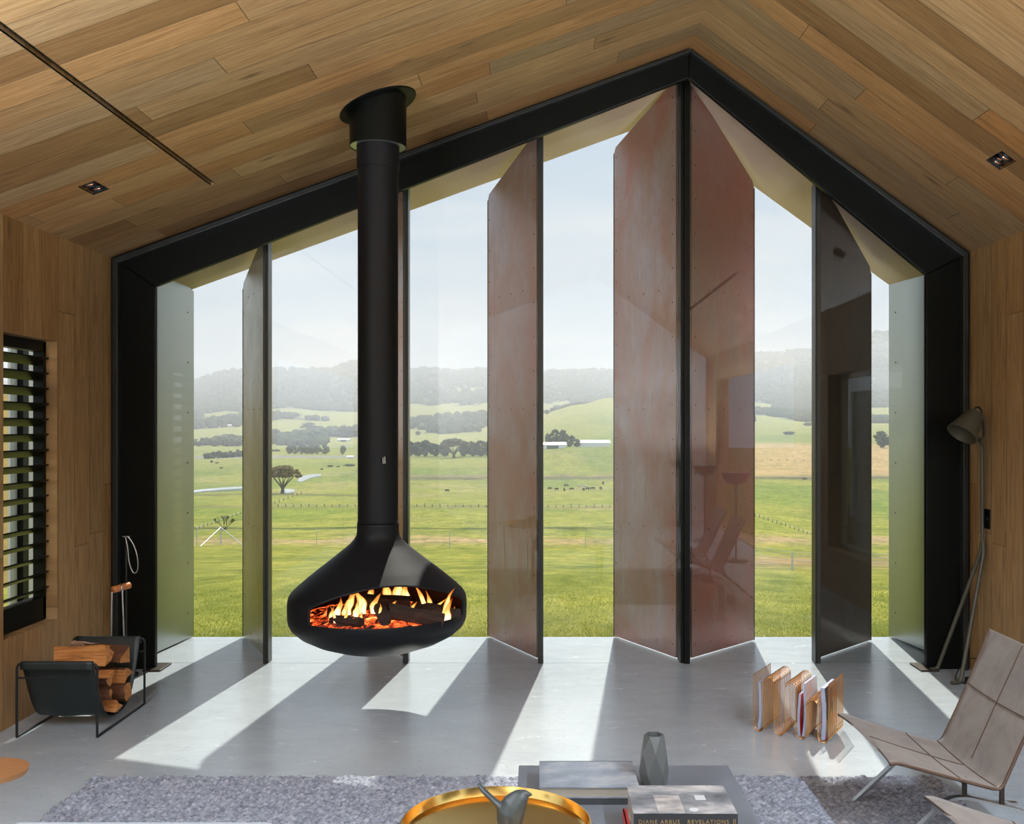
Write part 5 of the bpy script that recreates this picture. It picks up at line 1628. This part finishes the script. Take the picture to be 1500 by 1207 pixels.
M['canopy'] = principled('forest_canopy', (0.058, 0.076, 0.032), 0.95, 0, 0.4, 0.02, spec=0.05)
fo_ = np_mesh('forest_canopy', vv.reshape(-1, 3), ff.reshape(-1, 3), M['canopy'])
tag(fo_, 'dark hazy forest covering the slopes of the distant hills', 'forest', kind='stuff')

# ------------------------------------------------------------------ trees
M['leaf'] = principled('dark_green_foliage', (0.040, 0.062, 0.020), 0.9, 0, 0.45, 0.7, spec=0.1)
M['leafb'] = principled('brownish_fig_foliage', (0.125, 0.090, 0.030), 0.9, 0, 0.4, 0.7, spec=0.1)
M['leafo'] = principled('olive_foliage', (0.075, 0.082, 0.026), 0.9, 0, 0.4, 0.7, spec=0.1)
M['trunk'] = principled('grey_bark', (0.075, 0.062, 0.05), 0.9, 0, 0.3, 2)
def blobs(n, rx, rz, z0, size, seed, shape='round'):
    r_ = np.random.default_rng(seed); vs = []; fs = []
    for i in range(n):
        a = r_.random() * 2 * math.pi; rr = math.sqrt(r_.random()); zz = r_.random() * 2 - 1
        if shape == 'flat': zz = abs(zz)
        rad = math.sqrt(max(0, 1 - zz * zz)) if shape != 'flat' else math.sqrt(max(0, 1 - zz * zz)) * 1.0
        c = np.array([rx * rr * rad * math.cos(a), rx * rr * rad * math.sin(a), z0 + rz * zz])
        s = size * (0.6 + 0.7 * r_.random())
        k = len(vs) * 0 + sum(len(v) for v in vs)
        vs.append(c + ico * s * np.array([1, 1, 0.75]) * (0.75 + 0.5 * r_.random((12, 1)))); fs.append(icf + k)
    return np.vstack(vs), np.vstack(fs)
def tree_meshes(kind, seed):
    b = MB(); t = MB()
    if kind == 'round': v, f = blobs(80, 0.46, 0.42, 0.52, 0.12, seed); t.tube([(0, 0, -0.05), (0.01, 0, 0.2), (0, 0, 0.55)], 1.0, 7, radii=[0.045, 0.035, 0.015])
    elif kind == 'fig':
        v, f = blobs(150, 0.58, 0.34, 0.60, 0.085, seed, 'flat')
        t.tube([(0, 0, -0.05), (0, 0, 0.15), (0.02, 0, 0.3)], 1.0, 8, radii=[0.075, 0.055, 0.04])
        r_ = random.Random(seed)
        for i in range(11):
            a = i * 2 * math.pi / 11; rr = 0.35 + 0.22 * r_.random()
            t.tube([(0, 0, 0.15), (rr * 0.35 * math.cos(a), rr * 0.35 * math.sin(a), 0.36), (rr * math.cos(a), rr * math.sin(a), 0.60 + 0.1 * r_.random())], 1.0, 5, radii=[0.03, 0.02, 0.006])
    elif kind == 'palm':
        v, f = blobs(16, 0.16, 0.08, 0.88, 0.09, seed); t.tube([(0, 0, -0.03), (0.01, 0, 0.5), (0, 0, 0.86)], 1.0, 6, radii=[0.03, 0.022, 0.02])
    elif kind == 'bush': v, f = blobs(40, 0.5, 0.30, 0.32, 0.17, seed); t.tube([(0, 0, -0.05), (0, 0, 0.3)], 1.0, 6, radii=[0.05, 0.03])
    elif kind == 'column': v, f = blobs(46, 0.20, 0.42, 0.53, 0.12, seed); t.tube([(0, 0, -0.05), (0, 0, 0.4)], 1.0, 6, radii=[0.04, 0.02])
    b.add([tuple(x) for x in v], [tuple(int(q) for q in x) for x in f])
    return b, t
protos = {}
def tree(kind, px, py, hpx, wpx, label, group=None, mat='leaf', seed=0, name='tree'):
    p = ground(px, py); h = hpx * p.y / F_PX; w = wpx * p.y / F_PX
    key = (kind, seed % 3, mat)
    if key not in protos:
        bb, tt = tree_meshes(kind, 60 + seed % 3)
        r = thing(name, label, 'tree', (0, 0, 0))
        bb.build('crown', M[mat], r, smooth=True, angle=180); tt.build('trunk', M['trunk'], r, smooth=True, angle=180)
        protos[key] = r; o = r
    else:
        o = copy_tree(protos[key]); o.name = name
    nat = {'round': 1.0, 'fig': 1.2, 'palm': 0.5, 'bush': 1.15, 'column': 0.55}[kind]
    o.location = p; o.scale = (w / nat, w / nat, h); o.rotation_euler = (0, 0, (px * 1.7) % 6.28)
    o['label'] = label; o['category'] = 'bush' if kind == 'bush' else 'tree'
    if 'group' in o: del o['group']
    if group: o['group'] = group
    return o
for i, x in enumerate((304, 312, 321, 330, 339, 348, 357)):
    tree('bush', x, 672 - i * 0.5, 13 + (i % 3), 13, 'dense dark tree in the windbreak row left of the first fin', 'windbreak trees left of the first fin', seed=i)
for i, x in enumerate((424, 432, 441, 449, 457, 465)):
    tree('round', x, 665.5, 13, 12, 'dark green tree in the short row beyond the valley road', 'short tree row beyond the valley road', seed=i)
tree('round', 476, 665.5, 14, 14, 'single dark tree at the right end of the short tree row', seed=1)
tree('round', 502.5, 666, 13, 10, 'lone small tree in the paddock just left of the flue', seed=2)
for x in (399, 406): tree('bush', x, 661.5, 5, 9, 'low dark bush beyond the road right of the first fin', 'low bushes right of the first fin', seed=x)
tree('fig', 414, 723.5, 42, 52, 'broad bare looking brown fig tree beside the stream', mat='leafb', seed=0)
for i, x in enumerate((288, 296, 303, 311, 320, 327, 335, 343, 351)):
    tree('palm', x, 652 + (i % 2), 9 + 3 * (i % 3 == 1), 6, 'tiny palm in the scattered line below the left hills', 'palms below the left hills', seed=i)
for i, (x, h, w) in enumerate(((292, 8, 16), (314, 9, 18), (333, 8, 16), (348, 9, 18))):
    tree('round', x, 654, h, w, 'hazy grey green tree in the clump among the left palms', 'tree clump among the left palms', seed=i)
for i, (x, yb0, h, w) in enumerate(((399, 640, 12, 24), (420, 642, 10, 22), (441, 645, 11, 24), (463, 643, 12, 26), (478, 640, 11, 22), (452, 630, 10, 26))):
    tree('round', x, yb0, h, w, 'hazy tree in the belt of bush left of the flue', 'belt of bush left of the flue', seed=i)
tree('round', 508, 641, 17, 30, 'large grey green tree on the rise beside the flue', mat='leafo', seed=0)
for i, (x, h, w) in enumerate(((600, 24, 18), (612, 22, 18), (624, 24, 20), (637, 20, 18), (652, 24, 20), (680, 22, 20), (692, 23, 20), (704, 24, 20), (716, 22, 20))):
    tree('round', x, 669, h, w, 'dark tree in the grove behind the spreading paddock tree', 'grove behind the spreading tree', seed=i)
tree('fig', 665, 671, 29, 42, 'wide spreading olive tree on the green rise behind the fireplace', mat='leafo', seed=1)
for i, (x, yb0, h, w) in enumerate(((612, 638, 6, 9), (645, 636, 8, 9), (652, 634, 9, 8), (659, 634, 7, 8), (680, 634, 8, 14), (700, 633, 6, 14))):
    tree('round', x, yb0, h, w, 'small tree on the grassy hill above the grove', 'small trees on the hill above the grove', seed=i)
for i, (x, yb0, h, w) in enumerate(((803, 654, 20, 11), (813, 654, 26, 15), (824, 654, 24, 16), (835, 655, 18, 16), (845, 655, 12, 12))):
    tree('round', x, yb0, h, w, 'tree in the clump behind the long white shed', 'tree clump behind the white shed', seed=i)
tree('bush', 815, 596, 5, 12, 'dark bush on the skyline of the hill right of the sheds', seed=1)
tree('bush', 801, 606, 8, 7, 'round bush on the far slope beside the third fin', seed=2)
tree('bush', 1157, 637, 7, 20, 'dark bush clump in the middle of the right paddock', seed=0)
tree('bush', 1184, 624, 7, 15, 'small bush patch near the fifth mullion', seed=1)
tree('round', 1291, 656, 24, 22, 'grey green tree seen in the gap beside the right jamb', seed=2)
tree('bush', 1305, 652, 20, 24, 'bushy tree partly behind the right jamb', seed=0)
for i, (x, yb0, h, w) in enumerate(((483, 684, 4, 10), (496, 684, 3, 6), (471, 688, 3, 6), (512, 683, 5, 16), (324, 686.5, 4, 5), (310, 678, 5, 5), (318, 679, 3, 6))):
    tree('bush', x, yb0, h, w, 'small dark shrub dotted on the valley floor by the stream', 'shrubs on the valley floor', seed=i, mat='leaf')
# bare winter shrub
p = ground(328, 776); k = p.y / F_PX
b = MB(); r_ = random.Random(4)
def twig(p0, d_, L, r, dep):
    p1 = p0 + d_ * L
    b.tube([p0, (p0 + p1) / 2 + Vector((r_.uniform(-1, 1), r_.uniform(-1, 1), r_.uniform(-1, 1))) * L * 0.06, p1], 1.0, 4, radii=[r, r * 0.8, r * 0.6], cap=False) if False else b.tube([p0, p1], 1.0, 4, radii=[r, r * 0.6])
    if dep:
        for _ in range(3):
            nd = (d_ + Vector((r_.uniform(-0.8, 0.9), r_.uniform(-0.8, 0.8), r_.uniform(-0.25, 0.5)))).normalized()
            twig(p1, nd, L * 0.68, r * 0.6, dep - 1)
for a in (-0.6, 0.0, 0.5, 1.0): twig(Vector((0, 0, -0.1)), Vector((a * 0.8, 0.2 * a, 1)).normalized(), 9 * k, 0.7 * k, 4)
o = b.build('bare_shrub', M['trunk']); o.location = p; tag(o, 'bare brown shrub behind the wire fence at the left', 'bush')

# ------------------------------------------------------------------ stream and pond
M['water'] = principled('still_water', (0.42, 0.46, 0.50), 0.10, 0, spec=1.0)  # pale base colour stands in for the reflected sky
def water(polypx, label):
    b = MB(); vs = []
    for (x, y) in polypx:
        p = ground(x, y); vs.append((p.x, p.y, p.z))
    n = len(vs); zc = sum(v[2] for v in vs) / n
    top = [(x, y, zc + 0.9) for x, y, z in vs]; low = [(x, y, zc - 2.0) for x, y, z in vs]
    b.add(top + low, [tuple(range(n)), tuple(range(n, 2 * n))[::-1]] + [(i, (i + 1) % n, n + (i + 1) % n, n + i) for i in range(n)])
    o = b.build('stream', M['water']); tag(o, label, 'stream', kind='thing')
water([(436, 707), (438, 701), (448, 698.5), (458, 697), (471, 696.5), (470, 699), (458, 701), (452, 703), (443, 706.5)], 'bright pond water right of the brown fig tree')
water([(410, 723), (414, 721.5), (424, 721), (432, 721.5), (430, 723.2), (418, 724)], 'sliver of pond water in front of the brown fig tree')
water([(270, 721.5), (300, 719.5), (330, 718), (362, 716.5), (362, 718.2), (330, 720), (300, 721.5), (270, 723.5)], 'narrow stream crossing the paddock left of the first fin')

# ------------------------------------------------------------------ fences
M['galvp'] = principled('galvanised_steel_post', (0.45, 0.47, 0.47), 0.5, 0.3)
M['postw'] = principled('weathered_timber_post', (0.16, 0.13, 0.095), 0.9, 0, 0.3, 4)
root = thing('wire_fence', 'galvanised steel post and wire fence below the lawn', 'fence', (0, 0, 0))
tops = []
for (x, y, h, r) in ((262, 801, 27, 0.035), (288, 800, 27, 0.03), (323.5, 798.5, 26, 0.05), (463.5, 798.5, 25, 0.022), (658.5, 803, 25, 0.022), (857.5, 804, 27, 0.022), (1009, 812, 27, 0.022), (1160.5, 836, 28, 0.022), (1330, 842, 30, 0.03)):
    p = ground(x, y); hh = h * p.y / F_PX
    b = MB(); b.cyl(p - Vector((0, 0, 0.1)), p + Vector((0, 0, hh)), r, n=8); b.build('post', M['galvp'], root); tops.append((p, hh, x))
for x1 in (293.5, 357.5):
    p0, hh, _ = tops[2]; q = ground(x1, 800.5)
    b = MB(); b.tube([p0 + Vector((0, 0, hh)), q], 0.03, 6); b.build('stay', M['galvp'], root)
for kf in (0.55, 0.8, 0.97):
    b = MB(); b.tube([p + Vector((0, 0, hh * kf)) for p, hh, _ in tops], 0.004, 4); b.build('wire', M['galvp'], root)
def post_fence(pts, hpx, label, name='timber_fence'):
    root = thing(name, label, 'fence', (0, 0, 0))
    tp = []
    for i, (x, y) in enumerate(pts):
        p = ground(x, y); h = hpx * p.y / F_PX * (0.8 + 0.4 * random.random())
        b = MB(); b.cyl(p - Vector((0, 0, 0.1)), p + Vector((0, 0, h)), 0.5 * p.y / F_PX, n=6); b.build('post', M['postw'], root); tp.append(p + Vector((0, 0, h * 0.8)))
    b = MB(); b.tube(tp, 0.02, 4); b.build('wire', M['galvp'], root)
post_fence([(396 + 11.3 * i, 743) for i in range(45)], 4.5, 'line of small timber posts across the far side of the paddock')
post_fence([(286 + 6 * i, 776 - 2.1 * i) for i in range(13)], 4.5, 'timber post fence climbing diagonally behind the bare shrub')
post_fence([(396 + 6.5 * i, 741 - 2.4 * i) for i in range(8)], 4.0, 'timber post fence running from the pond to the long post line')
post_fence([(1106 + 6.4 * i, 757 + 2.1 * i) for i in range(15)], 4.5, 'timber post fence running down the right paddock')
post_fence([(1105 + 12 * i, 675.5 + 0.05 * i) for i in range(8)], 2.0, 'faint fence line across the brown field at the right')

# ------------------------------------------------------------------ cattle
def cow_mesh():
    b = MB()
    b.tube([(-0.78, 0, 1.12), (-0.70, 0, 1.06), (-0.35, 0, 0.98), (0.1, 0, 0.98), (0.5, 0, 1.02), (0.72, 0, 1.10), (0.82, 0, 1.14)], 1.0, 12, radii=[0.10, 0.27, 0.34, 0.36, 0.34, 0.24, 0.08])
    b.tube([(0.62, 0, 1.12), (0.88, 0, 1.05), (1.10, 0, 0.86)], 1.0, 10, radii=[0.24, 0.17, 0.13])
    b.tube([(1.02, 0, 0.95), (1.14, 0, 0.80), (1.30, 0, 0.56), (1.36, 0, 0.48)], 1.0, 10, radii=[0.10, 0.14, 0.09, 0.06])
    for s in (-1, 1):
        b.tube([(1.06, 0.08 * s, 0.95), (1.02, 0.24 * s, 0.94)], 1.0, 6, radii=[0.05, 0.02])
        b.tube([(0.56, 0.19 * s, 0.95), (0.56, 0.19 * s, 0.45), (0.56, 0.19 * s, 0.0)], 1.0, 8, radii=[0.13, 0.07, 0.06])
        b.tube([(-0.60, 0.18 * s, 1.0), (-0.52, 0.19 * s, 0.68), (-0.68, 0.19 * s, 0.46), (-0.63, 0.19 * s, 0.0)], 1.0, 8, radii=[0.20, 0.12, 0.065, 0.06])
    b.tube([(-0.80, 0, 1.15), (-0.90, 0, 0.9), (-0.88, 0, 0.5)], 1.0, 6, radii=[0.05, 0.03, 0.04])
    return b
M['cowb'] = principled('black_cow_hide', (0.018, 0.016, 0.016), 0.7, 0, 0.3, 3)
M['coww'] = principled('pale_cow_hide', (0.42, 0.38, 0.33), 0.7, 0, 0.3, 3)
cb = cow_mesh().build('cow', M['cowb'], smooth=True, angle=180)
rm = cb.modifiers.new('skin', 'REMESH'); rm.mode = 'VOXEL'; rm.voxel_size = 0.05; rm.use_smooth_shade = True
cw_me = cb.data.copy(); cw_me.materials.clear(); cw_me.materials.append(M['coww'])
herd = [(805, 718.5, 0), (815.5, 719.3, 0), (826.6, 720.3, 0), (829, 714, 0), (838, 719.5, 0), (849, 715, 1), (857, 716, 1), (855, 720, 0), (860.8, 719, 0), (868, 718.3, 0), (880, 718.3, 0), (883.5, 710.5, 0), (654.5, 721, 0), (1178, 704.5, 0)]
for i, (x, y, wc) in enumerate(herd):
    o = cb if i == 0 else cb.copy()
    if i: C.objects.link(o)
    if wc: o.data = cw_me
    p = ground(x, y); o.location = p; o.rotation_euler = (0, 0, (i * 2.4) % 6.28 if i % 3 else 0.2); 
    s = 7.5 * p.y / F_PX / 2.2; o.scale = (s, s, s)
    if i == 12: tag(o, 'lone dark cow grazing in the paddock behind the fireplace', 'cow', None)
    elif i == 13: tag(o, 'lone dark cow at the edge of the brown field', 'cow', None)
    elif wc: tag(o, 'pale cow among the grazing black cattle', 'cow', 'grazing cattle')
    else: tag(o, 'black cow grazing in the herd between the third and fourth fins', 'cow', 'grazing cattle')

# ------------------------------------------------------------------ farm buildings
M['shedw'] = principled('white_shed_wall', (0.62, 0.64, 0.63), 0.6); M['shedr'] = principled('pale_iron_roof', (0.70, 0.66, 0.64), 0.45, 0.2); M['shedd'] = principled('dark_shed_opening', (0.06, 0.06, 0.06), 0.7)
def shed(px0, px1, pyb, hpx, label, depth=9, door=True, rz=0.0):
    p = ground((px0 + px1) / 2, pyb); k = p.y / F_PX
    L = (px1 - px0) * k; h = hpx * k
    root = thing('farm_shed', label, 'shed', p, rz)
    MB().bbox((-L / 2, 0, -1.5), (L / 2, depth, h * 0.72)).build('wall', M['shedw'], root)
    b = MB(); b.prism([(-0.6, h * 0.70), (depth / 2, h * 1.12), (depth + 0.6, h * 0.70), (depth + 0.6, h * 0.76), (depth / 2, h * 1.18), (-0.6, h * 0.76)], lambda u, v, w: (w, u, v), -L / 2 - 0.5, L / 2 + 0.5); b.build('roof', M['shedr'], root)
    if door: MB().bbox((-L * 0.22, -0.06, -0.5), (L * 0.22, 0.02, h * 0.58)).build('door', M['shedd'], root)
shed(790, 829, 657.5, 8, 'long white farm shed right of the third fin')
shed(850, 893, 655, 8, 'farm shed with a pale pinkish roof beside the fourth fin', door=False)
shed(494, 512, 647, 4, 'small dark roofed farm shed on the rise left of the flue', 12)
shed(333, 343, 627, 3.5, 'tiny white farmhouse on the left hillside', 14, False)
shed(508, 517, 672, 3.2, 'tiny white building at the end of the valley road', 6, False)

# ------------------------------------------------------------------ things close outside the side windows
b = MB(); b.bbox((-4.22, 7.617, -0.06), (-4.20, 8.03, 3.0)); b.mi = 1
for z in np.arange(0.3, 2.8, 0.35): b.cyl((-4.20, 8.0, z), (-4.195, 8.0, z), 0.010, 0.008, 8)
M['lgrey'] = principled('light_grey_sheet', srgb(190, 190, 186), 0.5, 0, 0.05, 5)
o = b.build('steel_screen', [M['lgrey'], M['steel']]); tag(o, 'grey steel screen sheet outside the louvre window', 'screen')
b = MB(); b.bbox((-4.198, 7.717, -0.06), (-4.15, 7.80, 3.0)); o = b.build('screen_post', M['black']); tag(o, 'black post standing against the steel screen outside the louvres', 'post')
M['fencey'] = principled('honey_timber_fence', srgb(214, 180, 110), 0.7, 0, 0.15, 4, stretch=(1, 1, 8))
b = MB()
b.bbox((-7.6, 10.6, -0.2), (-5.6, 10.66, 1.95)); o = b.build('garden_screen', M['fencey']); tag(o, 'honey coloured timber screen outside the louvre window', 'screen')
# rainwater tank on a timber stand, mirrored in the glazing
M['tank'] = principled('corrugated_zinc', (0.42, 0.44, 0.44), 0.35, 0.8, 0.08, 4)
tkx, tky, tkr = 6.2, -0.85, 1.6
root = thing('water_tank', 'corrugated metal rainwater tank outside the right window', 'water tank', (tkx, tky, 0.0))
prof = []
for i in range(26 * 6 + 1):
    z = 0.30 + 1.80 * i / (26 * 6); prof.append((tkr + 0.022 * math.cos(2 * math.pi * i / 6), z))
b = MB(); b.lathe([(0.001, 0.30)] + prof + [(0.001, 2.25)], n=64); b.build('tank_shell', M['tank'], root, smooth=True, angle=75)
b = MB()
for k in range(14): b.bbox((-1.75 + k * 0.25, -1.75, 0.0), (-1.75 + k * 0.25 + 0.235, 1.75, 0.298))
b.build('timber_stand', M['postw'], root)
for i in range(2): pass

# ------------------------------------------------------------------ haze lying in the valley
m, N, out = new_mat('valley_haze')
vs_ = N.n('ShaderNodeVolumeScatter'); vs_.inputs['Color'].default_value = (0.93, 0.96, 1.0, 1)
vs_.inputs['Density'].default_value = 1.0 / 3300.0; vs_.inputs['Anisotropy'].default_value = 0.28
N.t.links.new(vs_.outputs[0], out.inputs['Volume'])
try: m.cycles.homogeneous_volume = True
except Exception: pass
hb = MB().bbox((-7000, 130, -90), (7000, 5200, 330)).build('haze', m)
tag(hb, 'pale haze lying over the valley and hills', 'haze', kind='stuff')
